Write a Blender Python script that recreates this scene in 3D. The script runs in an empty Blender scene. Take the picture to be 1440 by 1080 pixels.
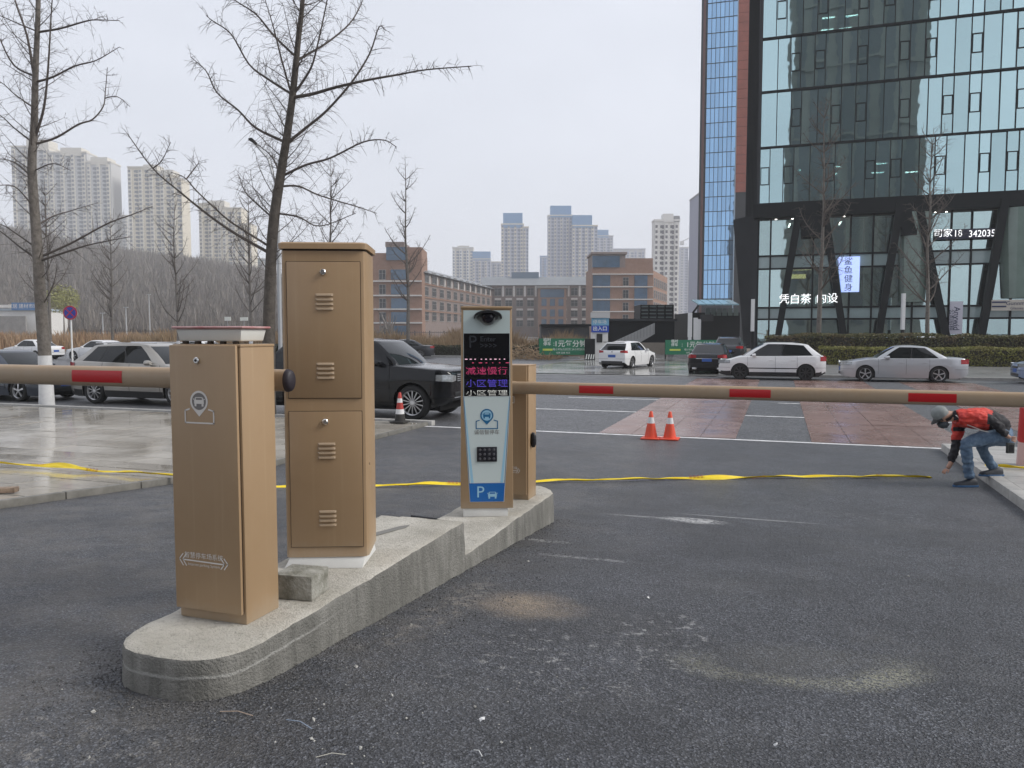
import bpy, bmesh, math, random
from mathutils import Vector, Matrix
R = math.radians
sc = bpy.context.scene
col = sc.collection

# ------------------------------------------------------------------ camera, sky, sun, exposure
# world frame: x runs along the street, y across it; the camera looks 19 degrees to the street's normal
YAW, PITCH, FPX, HC = R(19), math.atan(72/1090), 1090.0, 1.45
cam_d = bpy.data.cameras.new('camera'); cam = bpy.data.objects.new('camera', cam_d); col.objects.link(cam)
cam.location = (0, 0, HC); cam.rotation_euler = (math.pi/2 - PITCH, 0, YAW)
cam_d.sensor_width = 36; cam_d.lens = 36*FPX/1440; cam_d.clip_start = .05; cam_d.clip_end = 6000
sc.camera = cam
sc.view_settings.view_transform = 'Standard'; sc.view_settings.look = 'None'
sc.view_settings.exposure = 0.84; sc.view_settings.gamma = 1.0; sc.view_settings.use_curve_mapping = False
sc.cycles.use_denoising = True
sc.cycles.max_bounces = 6; sc.cycles.volume_bounces = 2; sc.cycles.transparent_max_bounces = 16
sc.cycles.sample_clamp_indirect = 4
SUN_EL = R(38)     # soft overcast light, strongest from the right
wd = bpy.data.worlds.new('World'); sc.world = wd; wd.use_nodes = True
nt = wd.node_tree; nt.nodes.clear()
out = nt.nodes.new('ShaderNodeOutputWorld'); mixs = nt.nodes.new('ShaderNodeMixShader')
b1 = nt.nodes.new('ShaderNodeBackground'); b2 = nt.nodes.new('ShaderNodeBackground')
sky = nt.nodes.new('ShaderNodeTexSky'); sky.sky_type = 'NISHITA'; sky.sun_disc = False
sky.sun_elevation = SUN_EL; sky.sun_rotation = R(75); sky.dust_density = 4; sky.air_density = 1.5
b1.inputs['Strength'].default_value = .06
tc = nt.nodes.new('ShaderNodeTexCoord'); mp = nt.nodes.new('ShaderNodeMapping'); mp.inputs['Scale'].default_value = (1, 1, 2.2)
nz = nt.nodes.new('ShaderNodeTexNoise'); nz.inputs['Scale'].default_value = 1.6; nz.inputs['Detail'].default_value = 4
cr = nt.nodes.new('ShaderNodeValToRGB')                       # the even cloud layer
cr.color_ramp.elements[0].position = .3; cr.color_ramp.elements[0].color = (.405, .425, .475, 1)
cr.color_ramp.elements[1].position = .72; cr.color_ramp.elements[1].color = (.50, .52, .575, 1)
nt.links.new(tc.outputs['Generated'], mp.inputs['Vector']); nt.links.new(mp.outputs['Vector'], nz.inputs['Vector'])
nt.links.new(nz.outputs['Fac'], cr.inputs['Fac']); nt.links.new(cr.outputs['Color'], b2.inputs['Color'])
b2.inputs['Strength'].default_value = 1.0
nt.links.new(sky.outputs['Color'], b1.inputs['Color'])
mixs.inputs['Fac'].default_value = .93
nt.links.new(b1.outputs[0], mixs.inputs[1]); nt.links.new(b2.outputs[0], mixs.inputs[2]); nt.links.new(mixs.outputs[0], out.inputs['Surface'])
sun_d = bpy.data.lights.new('sun', 'SUN'); sun_d.energy = 1.5; sun_d.angle = R(25); sun_d.color = (1, .97, .92)
sun = bpy.data.objects.new('sun', sun_d); col.objects.link(sun)
sun.rotation_euler = (R(52), 0, R(100))

# ------------------------------------------------------------------ helpers
SN, CS = math.sin(YAW), math.cos(YAW)
def cw(X, Y, Z=0.0):                       # metres right of / ahead of the camera -> world
    return Vector((CS*X - SN*Y, SN*X + CS*Y, Z))
def at(px, py, Y):                         # survey point of the photograph at Y metres ahead -> world
    x, y = (px-720)/FPX, -(py-540)/FPX
    c, s = math.cos(PITCH), math.sin(PITCH)
    d = Vector((x, c+y*s, -s+y*c)); k = Y/d.y
    return cw(d.x*k, Y, HC+d.z*k)
def zg(t):                                 # the lane falls from the gate to the street
    if t < 2.5: return 0.0
    if t < 8.0: return -.0775*(t-2.5)
    if t < 9.5:
        a = (t-8.0)/1.5; return -.42625 - .07375*(a*(2-a))
    return -.5

class MB:
    def __init__(s): s.v = []; s.f = []; s.m = []; s.mi = 0
    def vert(s, p): s.v.append(tuple(p)); return len(s.v)-1
    def face(s, idx): s.f.append(tuple(idx)); s.m.append(s.mi)
    def quad(s, a, b, c, d):
        i = len(s.v); s.v += [tuple(a), tuple(b), tuple(c), tuple(d)]; s.face((i, i+1, i+2, i+3)); return s
    def tri(s, a, b, c):
        i = len(s.v); s.v += [tuple(a), tuple(b), tuple(c)]; s.face((i, i+1, i+2)); return s
    def box(s, x0, x1, y0, y1, z0, z1, M=None):
        i = len(s.v); P = [(x0,y0,z0),(x1,y0,z0),(x1,y1,z0),(x0,y1,z0),(x0,y0,z1),(x1,y0,z1),(x1,y1,z1),(x0,y1,z1)]
        if M is not None: P = [tuple(M @ Vector(p)) for p in P]
        s.v += P
        for q in ((0,3,2,1),(4,5,6,7),(0,1,5,4),(1,2,6,5),(2,3,7,6),(3,0,4,7)): s.face([i+k for k in q])
        return s
    def loops(s, rings, close=True, caps=True):
        n = len(rings[0]); base = len(s.v)
        for r in rings: s.v += [tuple(p) for p in r]
        for k in range(len(rings)-1):
            for j in range(n if close else n-1):
                a = base+k*n+j; b = base+k*n+(j+1) % n
                s.face((a, b, b+n, a+n))
        if caps:
            s.face([base+j for j in range(n)][::-1]); s.face([base+(len(rings)-1)*n+j for j in range(n)])
        return s
    def tube(s, pts, rad, n=6, caps=True):
        pts = [Vector(p) for p in pts]
        if not hasattr(rad, '__len__'): rad = [rad]*len(pts)
        rings = []; ref = None
        for k, p in enumerate(pts):
            d = (pts[min(k+1, len(pts)-1)] - pts[max(k-1, 0)])
            if d.length < 1e-9: d = Vector((0,0,1))
            d.normalize()
            if ref is None: ref = d.orthogonal().normalized()
            else:
                ref = ref - d*ref.dot(d)
                ref = ref.normalized() if ref.length > 1e-6 else d.orthogonal().normalized()
            b = d.cross(ref)
            rings.append([p + (ref*math.cos(2*math.pi*j/n) + b*math.sin(2*math.pi*j/n))*rad[k] for j in range(n)])
        return s.loops(rings, True, caps)
    def prism(s, poly, d):                 # poly: 3d points, d: extrusion vector
        d = Vector(d); return s.loops([[Vector(p) for p in poly], [Vector(p)+d for p in poly]], True, True)
    def lathe(s, prof, n=24, axis='Z', M=None, caps=False):   # prof: (r, h)
        rings = []
        for r, h in prof:
            ring = []
            for j in range(n):
                a = 2*math.pi*j/n; c, q = math.cos(a)*r, math.sin(a)*r
                p = Vector((c, q, h)) if axis == 'Z' else (Vector((c, h, q)) if axis == 'Y' else Vector((h, c, q)))
                ring.append(M @ p if M is not None else p)
            rings.append(ring)
        return s.loops(rings, True, caps)
    def build(s, name, mat, parent=None, smooth=None, bevel=0, seg=2, fix=True):
        me = bpy.data.meshes.new(name); me.from_pydata(s.v, [], s.f); 
        mats = mat if isinstance(mat, (list, tuple)) else [mat]
        for m in mats: me.materials.append(m)
        if len(mats) > 1: me.polygons.foreach_set('material_index', s.m)
        if fix or bevel:
            bm = bmesh.new(); bm.from_mesh(me)
            if fix: bmesh.ops.recalc_face_normals(bm, faces=bm.faces)
            if bevel:
                bmesh.ops.remove_doubles(bm, verts=bm.verts, dist=1e-5)
                ed = [e for e in bm.edges if len(e.link_faces) == 2 and e.calc_face_angle(0) > R(30)]
                bmesh.ops.bevel(bm, geom=ed, offset=bevel, segments=seg, profile=.5, affect='EDGES', clamp_overlap=True)
            bm.to_mesh(me); bm.free()
        if smooth is not None or bevel:
            me.shade_smooth(); me.set_sharp_from_angle(angle=R(smooth if smooth else 40))
        o = bpy.data.objects.new(name, me); col.objects.link(o)
        if parent is not None: o.parent = parent
        return o

def tag(o, label=None, cat=None, group=None, kind=None):
    if label: o['label'] = label
    if cat: o['category'] = cat
    if group: o['group'] = group
    if kind: o['kind'] = kind
    return o
def empty(name, loc=(0,0,0), rz=0, label=None, cat=None, group=None):
    o = bpy.data.objects.new(name, None); col.objects.link(o); o.location = loc; o.rotation_euler = (0, 0, rz); o.empty_display_size = .2
    return tag(o, label, cat, group)
def inst(name, me, parent=None, loc=(0,0,0), rz=0, scale=None):
    o = bpy.data.objects.new(name, me); col.objects.link(o); o.location = loc; o.rotation_euler = (0, 0, rz)
    if scale: o.scale = scale
    if parent is not None: o.parent = parent
    return o
def copy_tree(o, parent=None):
    c = o.copy(); col.objects.link(c)
    if parent is not None: c.parent = parent
    for ch in list(o.children): copy_tree(ch, c)
    return c

# ------------------------------------------------------------------ materials
MATS = {}
def mat(name, c=(.5,.5,.5), rough=.6, metal=0, spec=.5, emit=None, estr=1, var=0, vscale=4, bump=0, bscale=60, coat=0, rvar=0, c2=None, detail=5, alpha=None):
    if name in MATS: return MATS[name]
    m = bpy.data.materials.new(name); m.use_nodes = True; n = m.node_tree.nodes; L = m.node_tree.links
    p = n['Principled BSDF']
    p.inputs['Base Color'].default_value = (*c, 1); p.inputs['Roughness'].default_value = rough
    p.inputs['Metallic'].default_value = metal; p.inputs['Specular IOR Level'].default_value = spec
    if coat: p.inputs['Coat Weight'].default_value = coat; p.inputs['Coat Roughness'].default_value = .06
    if emit: p.inputs['Emission Color'].default_value = (*emit, 1); p.inputs['Emission Strength'].default_value = estr
    if var or c2 or bump or rvar:
        t = n.new('ShaderNodeTexCoord')
    if var or c2:
        z = n.new('ShaderNodeTexNoise'); z.inputs['Scale'].default_value = vscale; z.inputs['Detail'].default_value = detail; z.inputs['Roughness'].default_value = .65
        L.new(t.outputs['Object'], z.inputs['Vector'])
        r = n.new('ShaderNodeValToRGB'); lo = c; hi = c2 or c
        if not c2: lo = tuple(x*(1-var) for x in c); hi = tuple(min(1, x*(1+var)) for x in c)
        r.color_ramp.elements[0].position = .32; r.color_ramp.elements[0].color = (*lo, 1)
        r.color_ramp.elements[1].position = .68; r.color_ramp.elements[1].color = (*hi, 1)
        L.new(z.outputs['Fac'], r.inputs['Fac']); L.new(r.outputs['Color'], p.inputs['Base Color'])
    if rvar:
        z2 = n.new('ShaderNodeTexNoise'); z2.inputs['Scale'].default_value = vscale*.7; z2.inputs['Detail'].default_value = 4
        L.new(t.outputs['Object'], z2.inputs['Vector'])
        mr = n.new('ShaderNodeMapRange'); mr.inputs[1].default_value = .3; mr.inputs[2].default_value = .7
        mr.inputs[3].default_value = max(.02, rough-rvar); mr.inputs[4].default_value = min(1, rough+rvar)
        L.new(z2.outputs['Fac'], mr.inputs[0]); L.new(mr.outputs[0], p.inputs['Roughness'])
    if bump:
        z = n.new('ShaderNodeTexNoise'); z.inputs['Scale'].default_value = bscale; z.inputs['Detail'].default_value = 6
        L.new(t.outputs['Object'], z.inputs['Vector'])
        b = n.new('ShaderNodeBump'); b.inputs['Strength'].default_value = bump; b.inputs['Distance'].default_value = .02
        L.new(z.outputs['Fac'], b.inputs['Height']); L.new(b.outputs['Normal'], p.inputs['Normal'])
    MATS[name] = m; return m

class NB:                                  # small node-graph helper
    def __init__(s, m): s.n = m.node_tree.nodes; s.l = m.node_tree.links
    def new(s, t, **kw):
        x = s.n.new(t)
        for k, v in kw.items(): setattr(x, k, v)
        return x
    def inp(s, node, key, v):
        if hasattr(v, 'is_output') or isinstance(v, bpy.types.NodeSocket): s.l.new(v, node.inputs[key])
        else: node.inputs[key].default_value = v
    def math(s, op, a, b=0.0, clamp=False):
        x = s.new('ShaderNodeMath', operation=op); x.use_clamp = clamp; s.inp(x, 0, a); s.inp(x, 1, b); return x.outputs[0]
    def noise(s, vec, scale, detail=4, rough=.6):
        x = s.new('ShaderNodeTexNoise'); s.l.new(vec, x.inputs['Vector']); x.inputs['Scale'].default_value = scale
        x.inputs['Detail'].default_value = detail; x.inputs['Roughness'].default_value = rough; return x.outputs['Fac']
    def ramp(s, fac, lo, hi, a=0.0, b=1.0):
        x = s.new('ShaderNodeMapRange'); x.clamp = True; s.inp(x, 0, fac); x.inputs[1].default_value = lo; x.inputs[2].default_value = hi
        x.inputs[3].default_value = a; x.inputs[4].default_value = b; return x.outputs[0]
    def mix(s, fac, a, b):
        x = s.new('ShaderNodeMix', data_type='RGBA'); s.inp(x, 0, fac)
        for k, v in ((6, a), (7, b)):
            if isinstance(v, tuple): x.inputs[k].default_value = (*v, 1)
            else: s.l.new(v, x.inputs[k])
        return x.outputs[2]

def text(s, size, m, parent, loc, rot=(R(90),0,0), align='CENTER', name='lettering', ext=.0, sx=1.0, bold=0.0, label=None):
    cu = bpy.data.curves.new(name, 'FONT'); cu.body = s; cu.size = size; cu.align_x = align; cu.align_y = 'CENTER'; cu.extrude = ext
    cu.resolution_u = 3; cu.offset = bold
    o = bpy.data.objects.new(name, cu); col.objects.link(o)
    dg = bpy.context.evaluated_depsgraph_get()
    me = bpy.data.meshes.new_from_object(o.evaluated_get(dg)); bpy.data.objects.remove(o); bpy.data.curves.remove(cu)
    me.materials.clear(); me.materials.append(m)
    q = bpy.data.objects.new(name, me); col.objects.link(q); q.location = loc; q.rotation_euler = rot; q.scale = (sx, 1, 1)
    if parent is not None: q.parent = parent
    if label: q['label'] = label
    return q

# ================================================================== the setting: ground
def asphalt(name, base, hi, stains=False, wet=.45, scale=1.0):
    m = bpy.data.materials.new(name); m.use_nodes = True; g = NB(m); p = m.node_tree.nodes['Principled BSDF']
    tcn = g.new('ShaderNodeTexCoord'); V = tcn.outputs['Object']
    sep = g.new('ShaderNodeSeparateXYZ'); g.l.new(V, sep.inputs[0]); X, Y = sep.outputs[0], sep.outputs[1]
    vor = g.new('ShaderNodeTexVoronoi'); vor.inputs['Scale'].default_value = 95*scale; g.l.new(V, vor.inputs['Vector'])
    vor2 = g.new('ShaderNodeTexVoronoi'); vor2.inputs['Scale'].default_value = 40*scale; g.l.new(V, vor2.inputs['Vector'])
    n1 = g.noise(V, .55, 7, .7); n2 = g.noise(V, 7, 6, .7); n3 = g.noise(V, 140*scale, 3, .6)
    c = g.mix(g.ramp(n1, .35, .7), base, hi)
    c = g.mix(g.math('MULTIPLY', g.ramp(n2, .45, .75), .45), c, tuple(x*1.7 for x in hi))
    sepc = g.new('ShaderNodeSeparateColor'); g.l.new(vor.outputs['Color'], sepc.inputs[0])
    c = g.mix(g.math('MULTIPLY', g.ramp(sepc.outputs[0], .55, 1.0), .7), c, tuple(min(1, x*3.4) for x in hi))
    c = g.mix(g.math('MULTIPLY', g.ramp(sepc.outputs[1], .45, .95), .75), c, tuple(x*.25 for x in base))
    rough = g.ramp(n1, .3, .7, wet, wet+.22)
    if stains:
        def ell(cx, cy, rx, ry, soft=.5, nsc=3.0, namp=.5, rot=0):
            dx = g.math('SUBTRACT', X, cx); dy = g.math('SUBTRACT', Y, cy)
            cr_, sr_ = math.cos(rot), math.sin(rot)
            ax = g.math('DIVIDE', g.math('ADD', g.math('MULTIPLY', dx, cr_), g.math('MULTIPLY', dy, sr_)), rx)
            ay = g.math('DIVIDE', g.math('ADD', g.math('MULTIPLY', dx, -sr_), g.math('MULTIPLY', dy, cr_)), ry)
            r = g.math('SQRT', g.math('ADD', g.math('MULTIPLY', ax, ax), g.math('MULTIPLY', ay, ay)))
            r = g.math('ADD', r, g.math('MULTIPLY', g.math('SUBTRACT', g.noise(V, nsc, 5, .7), .5), namp*2))
            return r
        grit = g.ramp(g.noise(V, 60, 6, .8), .45, .56)
        # sand left from mortar by the island
        f = g.math('MULTIPLY', g.ramp(ell(-1.36, 4.22, .36, .34), 1.05, .2), .9)
        dust = g.math('MULTIPLY', g.ramp(X, -1.3, -2.0), g.ramp(g.noise(V, 3.0, 7, .75), .40, .62)); c = g.mix(g.math('MULTIPLY', dust, .38), c, (.22,.20,.175))
        c = g.mix(g.math('MULTIPLY', g.ramp(g.noise(V, 1.3, 8, .75), .50, .68), .22), c, (.20,.195,.185)); c = g.mix(g.math('MULTIPLY', g.ramp(g.noise(V, .8, 5, .6), .56, .40), .35), c, (.026,.026,.028))
        c = g.mix(g.math('MULTIPLY', f, g.math('MULTIPLY', g.ramp(n2, .25, .6, .45, 1), g.ramp(g.noise(V, 48, 6, .8), .38, .54, .35, 1))), c, (.42, .33, .235))
        # lime ring where a bucket stood
        r = ell(.11, 3.86, .52, .33, namp=.26, nsc=2.2, rot=YAW); ring = g.math('MULTIPLY', g.ramp(r, .66, .92), g.ramp(r, 1.3, 1.0))
        ring = g.math('MULTIPLY', ring, g.ramp(g.math('ADD', g.math('MULTIPLY', X, -SN), g.math('MULTIPLY', Y, CS)), 3.72, 3.45))
        arc = g.math('MULTIPLY', ring, g.ramp(g.noise(V, 2.4, 3), .30, .55)); c = g.mix(g.math('MULTIPLY', g.math('MULTIPLY', arc, grit), .85), c, (.42, .41, .30))
        inner = g.ramp(r, .85, .4); c = g.mix(g.math('MULTIPLY', inner, .12), c, (.3, .29, .25))
        # pale cement splashes
        for (cx, cy, rx, ry, a, th, rot, cc) in ((-.75, 7.75, .30, .17, .95, .44, .1, (.62,.62,.62)), (-.25, 8.15, .75, .035, .6, .40, .55, (.5,.5,.5)),
                (-1.15, 7.75, .5, .045, .6, .45, .5, (.5,.5,.5)), (-.85, 3.45, .64, .48, .8, .55, 0, (.42,.42,.415)), (-1.55, 3.1, .55, .3, .5, .57, 0, (.34,.33,.30)),
                (-.55, 4.05, .32, .34, .8, .54, .4, (.48,.48,.48)), (-1.9, 6.1, .35, .06, .5, .45, .2, (.5,.5,.48)), (-1.35, 5.6, .4, .05, .5, .47, .2, (.5,.5,.5)),
                (-2.2, 1.9, .9, .3, .6, .54, 0, (.38,.36,.33)), (-1.75, 4.0, .12, .8, .6, .5, .05, (.33,.3,.26)), (1.3, 8.9, 1.2, .5, .35, .55, .4, (.35,.35,.36))):
            r = ell(cx, cy, rx, ry, namp=.5, nsc=4)
            k = g.math('MULTIPLY', g.ramp(r, 1.15, .55), g.ramp(g.noise(V, 13, 8, .8), th, th+.07)); c = g.mix(g.math('MULTIPLY', k, a), c, cc)
        # paler bluish tone and slightly smoother surface towards the street
        c = g.mix(g.math('MULTIPLY', g.ramp(Y, 7.5, 12), .22), c, (.13, .135, .15))
        rough = g.math('SUBTRACT', rough, g.math('MULTIPLY', g.ramp(Y, 8, 13), .06))
    # fine dirt
    c = g.mix(g.math('MULTIPLY', g.ramp(g.noise(V, 2.3, 8, .75), .55, .75), .25), c, tuple(x*2.2 for x in hi))
    g.l.new(c, p.inputs['Base Color']); g.l.new(rough, p.inputs['Roughness'])
    h = g.math('ADD', g.math('MULTIPLY', vor2.outputs['Distance'], .7), g.math('MULTIPLY', vor.outputs['Distance'], .6))
    h = g.math('ADD', h, g.math('MULTIPLY', n3, .35)); h = g.math('ADD', h, g.math('MULTIPLY', n2, .6))
    b = g.new('ShaderNodeBump'); b.inputs['Strength'].default_value = 1.0; b.inputs['Distance'].default_value = .018
    g.l.new(h, b.inputs['Height']); g.l.new(b.outputs['Normal'], p.inputs['Normal'])
    p.inputs['Specular IOR Level'].default_value = .5
    return m
M_lane = asphalt('fresh asphalt', (.041,.044,.051), (.086,.090,.102), True, .40, 1.4)
M_road = asphalt('worn wet asphalt', (.060,.061,.066), (.105,.106,.112), False, .34, .6)
M_earth = mat('bare earth', (.16,.13,.10), .9, var=.35, vscale=.15)
M_line = mat('road paint', (.62,.62,.62), .55, var=.3, vscale=6)
M_conc = mat('cast concrete', (.30,.30,.285), .8, c2=(.46,.45,.42), vscale=3.2, bump=.35, bscale=45, detail=8)
M_concside = None
M_kerb = mat('kerb stone', (.30,.295,.28), .7, c2=(.42,.41,.39), vscale=5, bump=.3, bscale=40)
def sheet(name, m, x0, x1, ys, zf, dz=0.0, nx=1):
    b = MB(); xs = [x0+(x1-x0)*i/nx for i in range(nx+1)]
    for y in ys:
        for x in xs: b.vert((x, y, zf(y)+dz))
    for j in range(len(ys)-1):
        for i in range(nx): a = j*(nx+1)+i; b.face((a, a+1, a+nx+2, a+nx+1))
    o = b.build(name, m, smooth=60); o['kind'] = 'structure'; return o
ys_ = [-60, -20, -6, 0, 2.2] + [2.5+.25*i for i in range(29)] + [10.2, 12, 14.56]
lane = sheet('asphalt_lane', M_lane, -40, 60, ys_, zg)
road = sheet('road', M_road, -160, 160, [14.56, 20, 30, 57], lambda t: -.5)
ground = sheet('ground', M_earth, -950, 950, [-95, -60, 57, 500, 1250], lambda t: -.53)
lane['label'] = 'fresh dark asphalt lane sloping down to the street'
road['label'] = 'worn grey wet street crossing behind the gate'
# lane lines across the view
def line(x0, x1, y0, y1, z=-.496, name='road_line', m=None):
    o = MB().quad((x0,y0,z),(x1,y0,z),(x1,y1,z),(x0,y1,z)).build(name, m or M_line); o['kind'] = 'structure'; return o
line(-12, 40, 14.56, 14.70); line(-60, 60, 18.90, 19.04); line(-60, 60, 26.3, 26.44); line(-60, 60, 34.9, 35.04)
for k in range(-6, 12): line(k*6.0, k*6.0+3, 22.6, 22.74)
# far pavement, forecourt of the parking entrance and far kerbs
M_wetconc = mat('wet concrete paving', (.20,.20,.195), .16, c2=(.33,.325,.31), vscale=.5, rvar=.1, detail=6)
fore = MB().quad((-13.5,35.3,-.47),(-2.6,35.3,-.47),(-2.6,75,-.47),(-13.5,75,-.47)).build('parking_forecourt', M_wetconc); fore['kind'] = 'structure'
M_pave = mat('grey pavers', (.14,.138,.132), .4, c2=(.21,.205,.195), vscale=1.2, rvar=.15)
pv = MB().box(-2.4, 70, 36.6, 63.5, -.56, -.40).build('far_pavement', M_pave); pv['kind'] = 'structure'
pk = MB().box(-2.58, 70, 36.3, 36.597, -.56, -.385).build('far_kerb', M_kerb); pk['kind'] = 'structure'
pk = MB().box(-90, -14.2, 56.6, 57.0, -.56, -.36).build('far_kerb', M_kerb); pk['kind'] = 'structure'

# red-brown coloured crossing strips: cast bays with open joints
M_pink = mat('faded red coloured paving', (.20,.125,.108), .26, c2=(.29,.195,.172), vscale=1.6, rvar=.12, bump=.1, bscale=30)
cross = empty('crossing_strip', (0,0,0)); cross['kind'] = 'structure'; cross['label'] = 'faded red coloured paving bays crossing the street'
rng = random.Random(5)
for (x0, x1, nc) in ((-3.3, -.72, 4), (.58, 3.2, 4), (4.5, 7.1, 4)):
    w = (x1-x0)/nc
    y = 14.74
    while y < 33:
        ln = rng.choice((3.1, 3.8, 4.6)); ln = min(ln, 34-y)
        for i in range(nc):
            e = .006
            o = MB().box(x0+i*w+e, x0+(i+1)*w-e, y+e, y+ln-e, -.53, -.492+rng.uniform(-.002,.003)).build('paving_bay', M_pink, cross)
        y += ln

# the wet stone plaza beside the lane, slab by slab
def slab_mat():
    m = bpy.data.materials.new('wet pale stone'); m.use_nodes = True; g = NB(m); p = m.node_tree.nodes['Principled BSDF']
    oi = g.new('ShaderNodeObjectInfo'); tcn = g.new('ShaderNodeTexCoord'); geo = g.new('ShaderNodeNewGeometry'); V = geo.outputs['Position']
    c = g.mix(oi.outputs['Random'], (.40,.365,.31), (.54,.505,.445)); n1 = g.noise(V, .7, 5, .6)
    c = g.mix(g.ramp(n1, .4, .65, 0, .55), c, (.27,.245,.205)); c = g.mix(g.ramp(g.noise(V, 18, 5, .7), .45, .7, 0, .3), c, (.5,.48,.44))
    g.l.new(c, p.inputs['Base Color']); g.l.new(g.ramp(n1, .38, .62, .19, .035), p.inputs['Roughness'])
    b = g.new('ShaderNodeBump'); b.inputs['Strength'].default_value = .06; b.inputs['Distance'].default_value = .006
    g.l.new(g.noise(V, 25, 5, .6), b.inputs['Height']); g.l.new(b.outputs['Normal'], p.inputs['Normal']); return m
M_slab = slab_mat()
plaza = sheet('plaza', mat('plaza bedding', (.15,.14,.13), .6, var=.2), -60, -7.02, [1, 2.5]+[3+.5*i for i in range(25)], zg, .045)
plaza['label'] = 'wet pale stone plaza with tight joints'
rng = random.Random(3)
SW, SL = .9, .6
for j in range(16):
    y0 = 5.0+j*SL
    for i in range(16):
        x1 = -7.03 - i*SW + (SW/2 if j % 2 and i else 0)
        x0 = -7.03 - (i+1)*SW + (SW/2 if j % 2 else 0)
        if y0+SL > 14.75: continue
        za, zb_ = zg(y0)+.075, zg(y0+SL)+.075; e = .007; d = rng.uniform(-.003, .003)
        b = MB(); P = [(x0+e,y0+e,za+d),(x1-e,y0+e,za+d),(x1-e,y0+SL-e,zb_+d),(x0+e,y0+SL-e,zb_+d)]
        b.prism(P, (0,0,-.06)).build('paving_slab', M_slab, plaza)
far_slabs = MB()
for j in range(19):
    y0 = 3.2+j*SL
    for i in range(34):
        if 3 <= j < 19 and i < 16 and y0 >= 4.99: continue
        x1 = -7.03-i*SW; x0 = x1-SW
        if y0+SL > 14.75: continue
        far_slabs.prism([(x0+.007,y0+.007,zg(y0)+.074),(x1-.007,y0+.007,zg(y0)+.074),(x1-.007,y0+SL-.007,zg(y0+SL)+.074),(x0+.007,y0+SL-.007,zg(y0+SL)+.074)], (0,0,-.06))
tag(far_slabs.build('outer_paving', M_slab, plaza), kind='stuff')
# kerbs of the plaza, stone by stone
kerbs = empty('plaza_kerb', (0,0,0)); kerbs['kind'] = 'structure'; kerbs['label'] = 'low stone kerb along the plaza edge'
y = 3.0
while y < 14.6:
    l = 1.0
    P = [(-7.02,y+.006,zg(y)+.078),(-6.95,y+.006,zg(y)+.078),(-6.95,y+l-.006,zg(y+l)+.078),(-7.02,y+l-.006,zg(y+l)+.078)]
    MB().prism(P, (0,0,-.2)).build('kerb_stone', mat('dark kerb', (.12,.115,.10), .5, c2=(.20,.19,.17), vscale=6), kerbs, bevel=.008); y += l  # lane-side kerb stones get a darker tone than the street-side ones
x = -6.86
while x > -30:
    MB().box(x-1+.006, x-.006, 14.76, 14.93, -.6, -.40).build('kerb_stone', M_kerb, kerbs, bevel=.008); x -= 1
# pavement on the right, its kerb and slabs
M_slab2 = mat('dry grey slabs', (.30,.295,.28), .5, c2=(.42,.41,.39), vscale=3, rvar=.15)
rp = empty('right_pavement', (0,0,0)); rp['kind'] = 'structure'; rp['label'] = 'pale slab pavement behind a concrete kerb'
y = 5.4
while y < 14.3:
    P = [(2.58,y+.006,zg(y)+.12),(2.74,y+.006,zg(y)+.12),(2.74,y+.994,zg(y+1)+.12),(2.58,y+.994,zg(y+1)+.12)]
    MB().prism(P, (0,0,-.3)).build('kerb_stone', M_kerb, rp, bevel=.008)
    for i in range(8):
        for k in range(2):
            x0 = 2.745+i*.8; yy = y+k*.5
            P = [(x0+.005,yy+.005,zg(yy)+.113),(x0+.795,yy+.005,zg(yy)+.113),(x0+.795,yy+.495,zg(yy+.5)+.113),(x0+.005,yy+.495,zg(yy+.5)+.113)]
            MB().prism(P, (0,0,-.1)).build('paving_slab', M_slab2, rp)
    y += 1

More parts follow.
